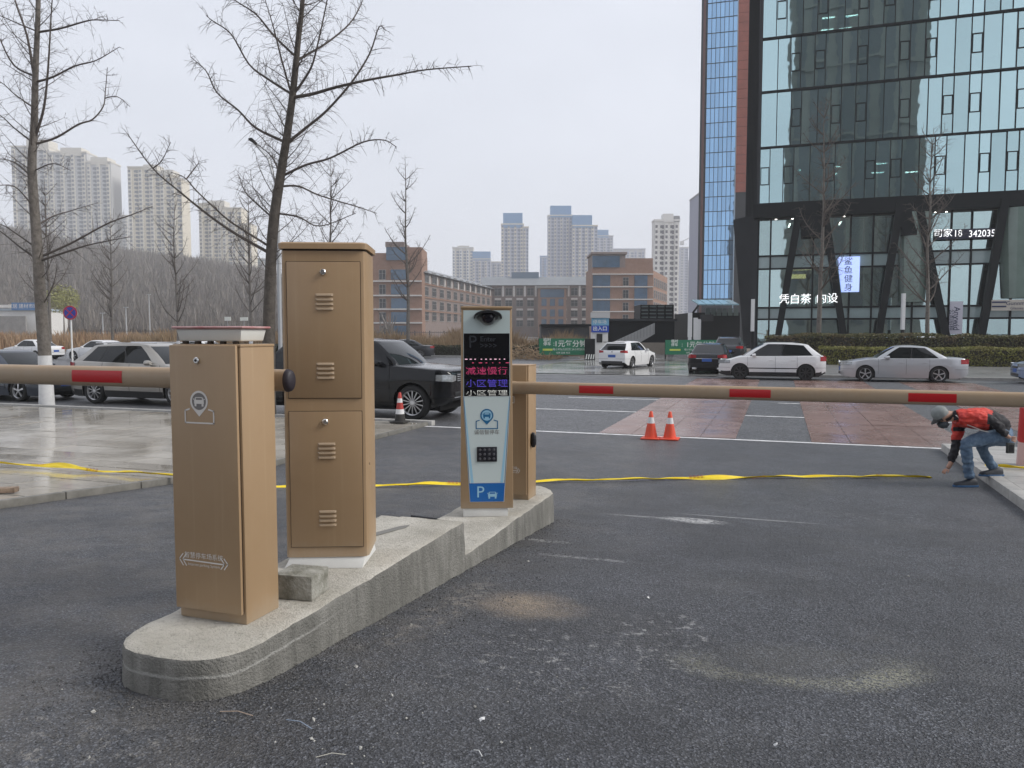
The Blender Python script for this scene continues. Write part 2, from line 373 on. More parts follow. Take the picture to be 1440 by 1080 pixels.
# ================================================================== the gate island
def conc_side():
    m = bpy.data.materials.new('shuttered concrete'); m.use_nodes = True; g = NB(m); p = m.node_tree.nodes['Principled BSDF']
    tcn = g.new('ShaderNodeTexCoord'); V = tcn.outputs['Object']; geo = g.new('ShaderNodeNewGeometry')
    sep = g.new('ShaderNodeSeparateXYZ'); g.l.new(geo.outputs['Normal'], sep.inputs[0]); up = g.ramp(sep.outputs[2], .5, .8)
    st = g.new('ShaderNodeMapping'); st.inputs['Scale'].default_value = (9, 9, 1.2); g.l.new(V, st.inputs['Vector'])
    n1 = g.noise(V, 2.2, 8, .7); n2 = g.noise(st.outputs[0], 1.5, 6, .7); n3 = g.noise(V, 30, 6, .7)
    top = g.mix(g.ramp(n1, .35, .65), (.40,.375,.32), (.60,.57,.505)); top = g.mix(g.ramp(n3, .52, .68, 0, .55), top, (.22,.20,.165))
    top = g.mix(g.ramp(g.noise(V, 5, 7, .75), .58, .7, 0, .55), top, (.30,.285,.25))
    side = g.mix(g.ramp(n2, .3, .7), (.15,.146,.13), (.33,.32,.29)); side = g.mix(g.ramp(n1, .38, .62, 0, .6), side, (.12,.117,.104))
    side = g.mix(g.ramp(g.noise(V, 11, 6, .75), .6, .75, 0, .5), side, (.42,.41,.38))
    sp = g.new('ShaderNodeSeparateXYZ'); g.l.new(V, sp.inputs[0])
    zz = g.math('ADD', sp.outputs[2], g.math('MULTIPLY', g.math('SUBTRACT', g.noise(V, 3.5, 3), .5), .05))
    tide = g.math('MULTIPLY', g.ramp(zz, .078, .084), g.ramp(zz, .096, .088)); ny = g.ramp(sp.outputs[1], 3.3, 2.9)
    side = g.mix(g.math('MULTIPLY', g.math('MULTIPLY', tide, ny), .6), side, (.5,.49,.46))
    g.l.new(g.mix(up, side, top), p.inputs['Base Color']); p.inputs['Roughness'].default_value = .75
    b = g.new('ShaderNodeBump'); b.inputs['Strength'].default_value = .8; b.inputs['Distance'].default_value = .018
    g.l.new(g.math('ADD', g.math('MULTIPLY', n3, .9), g.noise(V, 90, 4, .6)), b.inputs['Height']); g.l.new(b.outputs['Normal'], p.inputs['Normal']); return m
M_isl = conc_side()
isl = empty('gate_island', (-2.3, 4.8, 0), 0, 'narrow concrete island with rounded nose carrying the gate cabinets', 'traffic island')
IX0, IX1 = -2.64, -2.005
def rounded_end(yc, r, sgn, n=14):
    xc = (IX0+IX1)/2; w = (IX1-IX0)/2; pts = []
    for k in range(n+1):
        a = math.pi*k/n; q = .62
        cx, sy = math.cos(a), math.sin(a)
        pts.append((xc + w*math.copysign(abs(cx)**q, cx), yc + sgn*r*abs(sy)**q))
    return pts
def slab_loft(outline, ztop, zbot):
    rg = random.Random(len(outline)); P = []
    for (x0, y0), (x1, y1) in zip(outline, outline[1:]+outline[:1]):
        m = max(1, int(math.hypot(x1-x0, y1-y0)/.035))
        for k in range(m): P.append((x0+(x1-x0)*k/m, y0+(y1-y0)*k/m))
    n = len(P); xc = sum(p[0] for p in outline)/len(outline); yc = sum(p[1] for p in outline)/len(outline)
    w1 = [rg.gauss(0, 1) for _ in range(n)]; w1 = [(w1[i-2]+w1[i-1]+w1[i]+w1[(i+1) % n]+w1[(i+2) % n])/2.2 for i in range(n)]
    w2 = [rg.gauss(0, 1) for _ in range(n)]; w2 = [(w2[i-1]+w2[i])/1.5 for i in range(n)]
    def ring(ins, z, amp, za):
        q = []
        for i, (x, y) in enumerate(P):
            dx, dy = (xc-x), 0.0
            if y < 2.95: dy = .30-(y-2.4)
            l = math.hypot(dx, dy) or 1; k = ins+w1[i]*amp; q.append((x+dx/l*k, y+dy/l*k, z+w2[i]*za))
        return q
    rings = [ring(0, zbot, .002, 0), ring(-.006, ztop-.16, .004, 0), ring(.0, ztop-.09, .003, 0), ring(0, ztop-.02, .0025, .001), ring(.005, ztop-.006, .003, .0015), ring(.016, ztop, .004, .0012), ring(.06, ztop+.001, .003, .001), ring(.15, ztop, .004, .001)]
    return MB().loops(rings)
ol = rounded_end(2.83, .45, -1) + [(IX0, 4.0), (IX0, 4.80), (-2.44, 4.80), (-2.40, 4.815), (IX1, 4.815), (IX1, 4.0)]
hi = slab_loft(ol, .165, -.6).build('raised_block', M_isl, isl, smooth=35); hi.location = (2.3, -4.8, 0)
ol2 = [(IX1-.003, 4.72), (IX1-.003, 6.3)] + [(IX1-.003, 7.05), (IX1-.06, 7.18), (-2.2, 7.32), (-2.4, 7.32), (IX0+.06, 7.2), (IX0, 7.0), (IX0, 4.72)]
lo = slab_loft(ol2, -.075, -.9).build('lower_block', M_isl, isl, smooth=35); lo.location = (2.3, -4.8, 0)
gm = mat('cable groove', (.19,.185,.17), .85)
for (xa, ya, xb, yb) in ((-2.52, 4.02, -2.33, 4.55),):
    b = MB(); d = Vector((xb-xa, yb-ya, 0)).normalized(); nn = Vector((-d.y, d.x, 0))*.03
    A, B = Vector((xa, ya, .1665)), Vector((xb, yb, .1665))
    o = b.prism([A-nn, B-nn, B+d*.06, B+nn, A+nn], (0,0,.002)).build('mortar_patch', gm, isl); o.location = (2.3, -4.8, 0)
# loose concrete block at the foot of the tall cabinet
o = MB().box(-.10,.10,-.09,.09,0,.12).build('concrete_block', mat('stained concrete', (.17,.165,.13), .85, c2=(.42,.41,.37), vscale=11, bump=.5, bscale=60), bevel=.006)
o.location = (-2.195, 3.20, .167); o.rotation_euler = (0, 0, R(6)); tag(o, 'small stained concrete block lying between the short and the tall cabinet', 'concrete block')

# ================================================================== barrier gates, cabinet, kiosk
def tan_paint():
    m = bpy.data.materials.new('tan powder coat'); m.use_nodes = True; g = NB(m); p = m.node_tree.nodes['Principled BSDF']
    tcn = g.new('ShaderNodeTexCoord'); V = tcn.outputs['Object']
    c = g.mix(g.noise(V, 3.5, 5, .6), (.345,.230,.128), (.395,.268,.154)); c = g.mix(g.ramp(g.noise(V, 14, 6, .75), .6, .8, 0, .12), c, (.42,.32,.22))
    st = g.new('ShaderNodeMapping'); st.inputs['Scale'].default_value = (38, 38, 1.1); g.l.new(V, st.inputs['Vector'])
    c = g.mix(g.ramp(g.noise(st.outputs[0], 1.0, 5, .7), .54, .74, 0, .22), c, (.50,.38,.24))          # rain streaks
    c = g.mix(g.ramp(g.noise(V, 55, 5, .8), .66, .74, 0, .35), c, (.55,.46,.35)); c = g.mix(g.ramp(g.noise(V, 2.1, 6, .7), .5, .7, 0, .25), c, (.30,.19,.095))
    sp = g.new('ShaderNodeSeparateXYZ'); g.l.new(V, sp.inputs[0]); low = g.ramp(g.math('ADD', sp.outputs[2], g.math('MULTIPLY', g.noise(V, 9, 6, .75), .16)), .17, .07)
    c = g.mix(g.math('MULTIPLY', low, .4), c, (.40,.35,.28))                                             # splashed dust at the foot
    g.l.new(c, p.inputs['Base Color']); g.l.new(g.ramp(g.noise(V, 6, 4), .3, .7, .34, .46), p.inputs['Roughness'])
    b = g.new('ShaderNodeBump'); b.inputs['Strength'].default_value = .10; b.inputs['Distance'].default_value = .002
    g.l.new(g.noise(V, 450, 2), b.inputs['Height']); g.l.new(b.outputs['Normal'], p.inputs['Normal'])
    p.inputs['Specular IOR Level'].default_value = .5; return m
M_tan = tan_paint()
M_gap = mat('dark seam', (.035,.022,.014), .7)
M_chrome = mat('chromed lock', (.75,.74,.72), .18, 1)
M_black = mat('black plastic', (.012,.012,.014), .38)
M_rubber = mat('dark rubber', (.022,.016,.022), .55)
M_print = mat('white print', (.72,.68,.63), .6)
M_greyprint = mat('grey print', (.20,.185,.175), .6)
M_red = mat('red reflective film', (.50,.008,.012), .3)
M_whitep = mat('white painted steel', (.72,.72,.70), .5, var=.08)
Y0R = (R(90), 0, 0)
def strip2d(b, pts, w, y=0.0, closed=False):
    n = len(pts)
    for k in range(n if closed else n-1):
        p, q = Vector(pts[k]), Vector(pts[(k+1) % n]); d = (q-p).normalized(); nn = Vector((-d.y, d.x))*w/2; e = d*w*.35
        b.quad((p.x-e.x-nn.x, y, p.y-e.y-nn.y), (q.x+e.x-nn.x, y, q.y+e.y-nn.y), (q.x+e.x+nn.x, y, q.y+e.y+nn.y), (p.x-e.x+nn.x, y, p.y-e.y+nn.y))
def car_glyph(b, cx, cz, s, y=0.0):
    Q = lambda x0, x1, z0, z1: b.quad((cx+x0*s, y, cz+z0*s), (cx+x1*s, y, cz+z0*s), (cx+x1*s, y, cz+z1*s), (cx+x0*s, y, cz+z1*s))
    Q(-.6, .6, -.22, .18); Q(-.42, .42, .38, .46); Q(-.5, -.38, .18, .42); Q(.38, .5, .18, .42)
    Q(-.72, -.55, .2, .3); Q(.55, .72, .2, .3); Q(-.55, -.32, -.48, -.22); Q(.32, .55, -.48, -.22)
def emblem(parent, x, y, z, r, m, mf, name='emblem'):
    b = MB(); N = 48; phi = math.acos(1/1.42); outp, inn = [], []
    for k in range(N):
        a = 2*math.pi*k/N; d = abs((a - 1.5*math.pi + math.pi) % (2*math.pi) - math.pi)
        rr = 1/math.cos(phi-d) if d < phi else 1.0
        outp.append((rr*math.cos(a)*r, rr*math.sin(a)*r)); inn.append((.80*r*math.cos(a), .80*r*math.sin(a)))
    for k in range(N):
        q = (k+1) % N; b.quad((outp[k][0],0,outp[k][1]), (outp[q][0],0,outp[q][1]), (inn[q][0],0,inn[q][1]), (inn[k][0],0,inn[k][1]))
    strip2d(b, [(-1.13*r,-.73*r), (-1.62*r,-.88*r), (-1.62*r,-2.02*r), (1.63*r,-2.02*r), (1.63*r,-.88*r), (1.08*r,-.73*r)], .14*r)
    car_glyph(b, 0, -.02*r, .92*r)
    if mf is not None:
        f = MB(); f.v = [(p[0]*.985, .0007, p[1]*.985) for p in inn]; f.f = [tuple(range(N))]; f.m = [0]
        o2 = f.build('emblem_field', mf, parent, fix=False); o2.location = (x, y, z)
    o = b.build(name, m, parent, fix=False); o.location = (x, y, z); return o
def arm_mesh(x0, x1, ry, rz):
    n = 16; rings = []
    for x in (x0, x1):
        rings.append([(x, ry*math.copysign(abs(math.cos(2*math.pi*k/n))**.8, math.cos(2*math.pi*k/n)), rz*math.copysign(abs(math.sin(2*math.pi*k/n))**.8, math.sin(2*math.pi*k/n))) for k in range(n)])
    return MB().loops(rings)
def stripe_mesh(x0, x1, ry, rz, lo=-31, hi=29):      # film wrapped round the front and the back of the arm
    b = MB(); n = 8
    for base in (-90, 90):
        rings = []
        for x in (x0, x1):
            q = []
            for k in range(n+1):
                a = R(base+(lo+(hi-lo)*k/n)*(1 if base > 0 else -1)); c, s_ = math.cos(a), math.sin(a)
                # angle measured so that base points along -y / +y
                yy, zz_ = s_, c
                q.append((x, (ry+.0012)*math.copysign(abs(yy)**.8, yy), (rz+.0012)*math.copysign(abs(zz_)**.8, zz_)))
            rings.append(q)
        b.loops(rings, close=False, caps=False)
    return b
def barrier(loc, flip, label):
    r = empty('barrier_gate', loc, 0, label, 'barrier gate', 'barrier gates on the island')
    W, D, H = .364, .255, 1.235
    MB().box(-W/2+.004, W/2, .022, D, 0, H-.012).build('cabinet', M_tan, r, bevel=.004)
    MB().box(-W/2+.001, W/2+.002, .020, D+.003, H-.012, H).build('top_plate', M_tan, r, bevel=.003)
    MB().box(-W/2+.006, W/2-.012, .017, .0215, .05, H-.014).build('door_seam', M_gap, r)
    d = MB().box(-W/2, W/2-.010, 0, .0165, .048, H-.004).build('door', M_tan, r, bevel=.004)
    l = MB().lathe([(0,-.010),(.012,-.010),(.0145,-.007),(.0145,0)], 20, 'Y').build('lock', M_chrome, d, smooth=30); l.location = (-.03, 0, 1.165)
    k = MB().lathe([(0,-.0112),(.006,-.0112),(.006,-.0095)], 14, 'Y').build('keyhole', M_black, d); k.location = (-.03, 0, 1.165)
    emblem(r, -.025, -.0012, .985, .047, M_print, M_greyprint)
    # lettering with the double arrow
    b = MB(); zc = .272
    strip2d(b, [(-.115, zc), (.108, zc-.004)], .006)
    for sg, xe in ((-1, -.135), (1, .128)):
        for q in (0, .018):
            x = xe - sg*q; strip2d(b, [(x-sg*.020, zc+.024-.002*sg), (x, zc-.002*sg), (x-sg*.020, zc-.026)], .005)
    o = b.build('arrow_print', M_print, r, fix=False); o.location = (-.02, -.0012, 0)
    text('智慧停车场系统', .030, M_print, r, (-.022, -.0013, zc+.021), Y0R)
    text('Internet parking System', .018, M_print, r, (-.022, -.0013, zc-.018), Y0R)
    # handle knob on the side for manual release
    return r, W, D, H
g1, W, D, H = barrier((-2.372, 2.752, .165), False, 'nearest short tan cabinet with white emblem, its tan arm reaching left')
a = arm_mesh(-5.2, .205, .034, .052).build('boom_arm', M_tan, g1, smooth=50); a.location = (0, D+.075, 1.062)
s_ = stripe_mesh(-1.089, -.758, .034, .052).build('red_stripe', M_red, a, smooth=50)
s_ = stripe_mesh(-2.75, -2.30, .034, .052).build('red_stripe', M_red, a, smooth=50)
c_ = MB().lathe([(.0,.03),(.035,.028),(.05,.018),(.055,0),(.055,-.01)], 24, 'X').build('end_cap', M_rubber, a, smooth=50); c_.location = (.206, 0, 0); c_.scale = (.75, .72, .98)
MB().box(-.10,.10, D+.003, D+.045, 1.0, 1.12).build('arm_clamp', M_whitep, g1, bevel=.006)
g2, W, D, H = barrier((-2.318, 6.64, -.075), True, 'rear short tan cabinet behind the display kiosk with arm reaching right')
a = arm_mesh(-.09, 4.75, .036, .056).build('boom_arm', M_tan, g2, smooth=50); a.location = (0, -.075, 1.035)
def arm_s(px, Yl): # where on the arm a stripe edge falls
    X = (px-720)/FPX; t = SN*X+CS; k = Yl/t; return (CS*X-SN)*k - (-2.318)
for p0, p1 in ((816, 864), (1027, 1085), (1278, 1346)):
    stripe_mesh(arm_s(p0, 6.565), arm_s(p1, 6.565), .036, .056).build('red_stripe', M_red, a, smooth=50)
arm_mesh(-.10, -.075, .038, .059).build('end_cap', M_tan, a, smooth=50)
MB().box(-.08,.08, -.045, -.003, .98, 1.09).build('arm_clamp', M_tan, g2, bevel=.006)
kb = MB().lathe([(0,.05),(.025,.048),(.042,.035),(.045,.012),(.03,0)], 20, 'X').build('release_knob', M_black, g2, smooth=50); kb.location = (W/2, .10, .545); kb.scale = (1, .6, 1.6)
# the white plastic tray with red rim left on the nearest cabinet
tr = empty('plastic_tray', (-2.385, 2.895, 1.4005), R(3), 'shallow white tray with a red rim lying upside down on the nearest cabinet', 'tray')
b = MB(); ring = lambda w, d, z: [(-w,-d,z),(w,-d,z),(w,d,z),(-w,d,z)]
b.loops([ring(.158,.085,.012), ring(.168,.095,.065), ring(.162,.09,.066)]).build('tray_body', mat('white plastic', (.66,.66,.62), .45, var=.06), tr, bevel=.006)
b = MB().loops([ring(.178,.105,.067), ring(.184,.11,.073), ring(.180,.107,.078)]).build('tray_rim', mat('faded red plastic', (.38,.10,.11), .5, c2=(.58,.38,.37), vscale=9), tr, bevel=.002)
b = MB()
for k in range(5): b.box(-.14+k*.065, -.12+k*.065, -.09, -.07, 0, .012)
b.build('tray_foot', M_gap, tr)

# the tall two-door cabinet
tall = empty('equipment_cabinet', tuple(cw(-1.008, 4.172, .226)), R(22), 'tall tan two-door steel cabinet with louvred vents on white plinth', 'cabinet')
HW, DP, TH = .222, .36, 1.66
prof = lambda w, d, ch, z: [(-w+ch*.4, 0, z), (w-ch, 0, z), (w-ch*.35, ch*.3, z), (w, ch, z), (w, d-ch, z), (w-ch, d, z), (-w+ch, d, z), (-w, d-ch, z), (-w, ch*.4, z)]
MB().loops([prof(HW, DP, .03, 0), prof(HW, DP, .03, TH)]).build('cabinet_body', M_tan, tall, smooth=32)
MB().loops([prof(HW-.004, DP-.004, .03, TH), prof(HW-.004, DP-.004, .03, TH+.012)]).build('cap_gap', M_gap, tall, smooth=32)
cp = MB().loops([[(x, y-.014, z) for x, y, z in prof(HW+.012, DP+.026, .035, TH+.010)], [(x, y-.014, z) for x, y, z in prof(HW+.014, DP+.028, .035, TH+.038)], [(x*.97, y*.97-.008, z) for x, y, z in prof(HW+.01, DP+.026, .035, TH+.045)]]).build('cap', M_tan, tall, smooth=32)
for z0, z1 in ((.873, 1.602), (.058, .800)):
    dr = empty('cabinet_door', (0, 0, 0)); dr.parent = tall
    MB().box(-.197, .197, -.0015, .0, z0-.003, z1+.003).build('door_seam', M_gap, dr)
    MB().box(-.194, .194, -.0065, -.002, z0, z1).build('door_panel', M_tan, dr, bevel=.002)
    l = MB().lathe([(0,-.016),(.012,-.016),(.016,-.012),(.017,0)], 20, 'Y').build('lock', M_chrome, dr, smooth=30); l.location = (0, -.0065, z1-.055)
    k = MB().lathe([(0,-.018),(.007,-.018),(.007,-.0155)], 14, 'Y').build('keyhole', M_greyprint, dr); k.location = (0, -.0065, z1-.055)
    for zc in ((1.39, 1.02) if z0 > .5 else (.587, .216)):
        for k in range(4):
            b = MB(); w = .047; rings = []
            for xx, hh in ((-w, .15), (-w+.008, 1), (w-.008, 1), (w, .15)):
                rings.append([(xx, 0, -.006), (xx, -.009*hh, -.005), (xx, -.007*hh, .002), (xx, 0, .008)])
            o = b.loops(rings).build('louvre_slat', M_tan, dr, smooth=30); o.location = (.004, -.0064, zc+.036-k*.0245)
h = MB().lathe([(0,.0015),(.007,.0015),(.007,0)], 12, 'X').build('grommet', M_black, tall); h.location = (HW, .08, .5)
pl = MB().loops([[(-.235,-.004,-.060),(.19,-.02,-.060),(.22,.34,-.060),(-.2,.34,-.060)], [(-.205,.005,-.001),(.205,.005,-.001),(.205,.34,-.001),(-.205,.34,-.001)]]).build('plinth', M_whitep, tall, bevel=.003)

# the display and payment kiosk
ki = empty('display_kiosk', tuple(cw(-.207, 6.34, -.002)), R(23), 'slim tan parking kiosk with camera, black display and blue panel', 'kiosk')
M_pale = mat('pale glass front', (.55,.64,.63), .22, coat=.3, var=.03)
M_blueline = mat('blue print', (.02,.10,.22), .4); M_blue = mat('signal blue panel', (.012,.13,.42), .35); M_lblue = mat('light blue print', (.32,.56,.72), .4)
kt, kb_ = .206, .218
MB().loops([[(-kb_,0,0),(kb_,0,0),(kb_,.22,0),(-kb_,.22,0)], [(-kt,0,1.645),(kt,0,1.645),(kt,.22,1.645),(-kt,.22,1.645)]]).build('case', M_tan, ki, bevel=.006)
MB().box(-kt-.004, kt+.004, -.008, .222, 1.646, 1.668).build('top_cap', M_tan, ki, bevel=.005)
MB().quad((-.193,-.002,.936),(.193,-.002,.936),(.190,-.002,1.635),(-.190,-.002,1.635)).build('upper_panel', M_pale, ki)
def trap(x0, z0, x1, z1, y): return [(-x0,y,z0),(x0,y,z0),(x1,y,z1),(-x1,y,z1)]
b = MB(); b.quad(*trap(.142, .055, .196, .935, -.0018)); b.build('panel_edge', M_whitep, ki)
b = MB(); b.quad(*trap(.150, .215, .1925, .933, -.003)); b.build('lower_panel', mat('pale blue print field', (.60,.68,.67), .22, coat=.3), ki)
b = MB()
for sg in (-1, 1):
    b.quad((sg*.139,-.0036,.06),(sg*.1345,-.0036,.06),(sg*.1865,-.0036,.90),(sg*.191,-.0036,.90))
    b.quad((sg*.191,-.0036,.90),(sg*.1865,-.0036,.90),(sg*.1865,-.0036,.93),(sg*.191,-.0036,.93))
b.build('blue_outline', M_blueline, ki, fix=False)
b = MB()
for sg in (-1, 1): b.quad((sg*.134,-.0034,.215),(sg*.110,-.0034,.215),(sg*.182,-.0034,.90),(sg*.1862,-.0034,.90))
b.build('light_blue_edge', M_lblue, ki, fix=False)
b = MB(); b.quad(*trap(.1385, .058, .1475, .212, -.0042)); b.build('blue_panel', M_blue, ki)
text('P', .135, M_lblue, ki, (-.055, -.0048, .135), Y0R); b = MB(); car_glyph(b, .045, .112, .060, -.0048); b.build('car_sign', M_lblue, ki, fix=False)
emblem(ki, 0, -.0048, .775, .054, mat('emblem blue print', (.015,.14,.30), .4), M_lblue)
text('诚信智停车', .042, M_greyprint, ki, (0, -.005, .634), Y0R)
scr = MB().box(-.186, .186, -.006, .0, .936, 1.447).build('display_screen', mat('black display glass', (.004,.004,.006), .12), ki)
M_dim = mat('unlit display print', (.030,.034,.042), .4)
text('P', .14, M_dim, scr, (-.115, -.0066, 1.375), Y0R); text('Enter', .058, M_dim, scr, (.01, -.0066, 1.40), Y0R, bold=.0006); text('>>>>', .06, M_dim, scr, (.015, -.0066, 1.345), Y0R, bold=.0006)
def led(nm, c, st): return mat(nm, (.02,.02,.02), .5, emit=c, estr=st)
rngl = random.Random(8)
for s, z, m, cut in (('减速慢行', 1.138, led('pink led', (1,.06,.26), .32), 0), ('小区管理', 1.035, led('blue led', (.14,.09,.9), .32), 0), ('小区管理', .958, led('white led', (.9,.9,.85), .34), 0)):
    text(s, .066 if z > 1 else .048, m, scr, (0, -.0066, z), Y0R, sx=1.32 if z > 1 else 1.8)
b = MB()
for k in range(9):
    x = -.175+k*.04+rngl.uniform(-.006,.006); w = rngl.uniform(.008,.022); b.quad((x,-.0066,1.234),(x+w,-.0066,1.234),(x+w,-.0066,1.240),(x,-.0066,1.240))
b.build('led_dash', led('pale pink led', (1,.6,.75), .6), scr, fix=False)
b = MB()
for k in range(6):
    x = -.12+k*.055; w = rngl.uniform(.005,.03); b.quad((x,-.0066,1.205),(x+w,-.0066,1.205),(x+w,-.0066,1.209),(x,-.0066,1.209))
b.build('led_dash', led('red led', (1,.1,.25), .5), scr, fix=False)
# horizontal dark scan gaps crossing the lit rows
b = MB()
for z in (1.110, 1.119, 1.128, 1.137, 1.146, 1.155, 1.164, 1.008, 1.017, 1.026, 1.035, 1.044, 1.053, .945, .954, .963): b.quad((-.185,-.0072,z),(.185,-.0072,z),(.185,-.0072,z+.0035),(-.185,-.0072,z+.0035))
b.build('scan_gap', M_black, scr, fix=False)
kp = MB().box(-.083, .083, -.012, -.003, .392, .515).build('keypad', mat('keypad black', (.012,.012,.018), .3), ki, bevel=.003)
for i in range(4):
    for j in range(3):
        o = MB().lathe([(0,-.0045),(.009,-.0035),(.011,0)], 12, 'Y').build('key', mat('key grey', (.09,.09,.10), .4), kp, smooth=40); o.location = (-.057+i*.038, -.0118, .417+j*.037)
cm = empty('camera_unit', (.008, 0, 1.578)); cm.parent = ki
n = 16; b = MB(); rings = []
for y in (.0, -.10):
    rings.append([(.115*math.cos(math.pi*k/n)*(1 if y == 0 else .98), y, -.012+.068*math.sin(math.pi*k/n)**.7 if 0 < k < n else -.012) for k in range(n+1)])
rings2 = [[(x*.93, y, -.012+(z+.012)*.66) for x, y, z in r] for r in rings]
for A, B in ((rings[0], rings[1]), (rings2[1], rings2[0]), (rings[1], rings2[1])):
    b.loops([A, B], close=False, caps=False)
b.build('camera_hood', M_black, cm, smooth=50)
MB().lathe([(0,-.062),(.036,-.062),(.044,-.058),(.050,-.03),(.052,-.004)], 24, 'Y').build('lens', mat('dark lens', (.008,.006,.012), .08), cm, smooth=40)
MB().lathe([(.050,-.046),(.060,-.040),(.066,-.004)], 24, 'Y').build('lens_ring', mat('silver ring', (.22,.23,.23), .35, .6), cm, smooth=40)
for sg in (-1, 1):
    o = MB().lathe([(0,-.03),(.013,-.028),(.018,-.003)], 16, 'Y').build('infrared_lamp', mat('silver ring', ()), cm, smooth=40); o.location = (sg*.070, 0, -.004)
MB().box(-.195, .175, .012, .2, -.071, -.001).build('plinth', M_whitep, ki, bevel=.003)

# ================================================================== cars
M_glass = mat('car glass', (.008,.010,.011), .03, spec=.5)
M_tyre = mat('tyre', (.014,.014,.014), .75)
M_trim = mat('black trim', (.014,.014,.015), .45)
M_rimm = mat('alloy rim', (.55,.55,.56), .28, .85)
M_rimd = mat('dark alloy rim', (.05,.05,.052), .35, .6)
M_under = mat('underbody', (.008,.008,.008), .9)
M_lamp = mat('headlamp lens', (.34,.36,.37), .10, .45, var=.35, vscale=14)
M_tail = mat('tail lamp lens', (.32,.012,.016), .15)
M_plate = mat('blue licence plate', (.02,.09,.36), .4)
M_bright = mat('bright trim', (.62,.62,.62), .2, 1)
def paint(nm, c, metal=0.0, rough=.3): return mat('car paint '+nm, c, rough, metal, coat=.6)
def interp(pts, x):
    if x <= pts[0][0]: return pts[0][1]
    for (a, b), (c, d) in zip(pts, pts[1:]):
        if x <= c:
            t = (x-a)/(c-a); t = t*t*(3-2*t)*.45 + t*.55; return b+(d-b)*t
    return pts[-1][1]
WHEELS = {}
def wheel_meshes(r, style):
    key = (round(r, 3), style)
    if key in WHEELS: return WHEELS[key]
    w = .105; t = MB().lathe([(r*.70,-w),(r*.90,-w*1.02),(r*.97,-w*.85),(r,-w*.5),(r,w*.5),(r*.97,w*.85),(r*.90,w*1.02),(r*.70,w)], 28, 'Y').build('tyre', M_tyre, smooth=40)
    spoke, ns, dark = {'five': (.13, 5, 0), 'ten': (.05, 10, 0), 'twin': (.075, 7, 0), 'dark': (.10, 8, 1), 'many': (.038, 14, 0)}[style]
    b = MB(); rr = r*.72
    b.lathe([(rr*.90,.075),(rr*.97,.092),(rr*1.01,.088),(rr,.03),(rr*.9,.03)], 28, 'Y'); b.lathe([(0,.088),(rr*.16,.086),(rr*.20,.06)], 14, 'Y')
    for k in range(ns):
        M = Matrix.Rotation(2*math.pi*k/ns, 4, 'Y'); i = len(b.v); x0, x1 = spoke*.62*rr*1.6/2, spoke*rr*1.9/2
        if style == 'twin': x0, x1 = x1*.8, x1*1.2
        P = [(-x0,.05,rr*.12),(x0,.05,rr*.12),(x0,.088,rr*.12),(-x0,.088,rr*.12),(-x1,.05,rr*.94),(x1,.05,rr*.94),(x1,.080,rr*.94),(-x1,.080,rr*.94)]
        b.v += [tuple(M @ Vector(p)) for p in P]
        for q in ((3,2,6,7),(0,3,7,4),(1,5,6,2),(0,4,5,1)): b.face([i+a for a in q])
    rim = b.build('rim', M_rimd if dark else M_rimm, smooth=30)
    d = MB().lathe([(0,.028),(rr*.92,.028)], 20, 'Y').build('brake_disc', M_under)
    out_ = (t.data, rim.data, d.data)
    for o in (t, rim, d): bpy.data.objects.remove(o)
    WHEELS[key] = out_; return out_

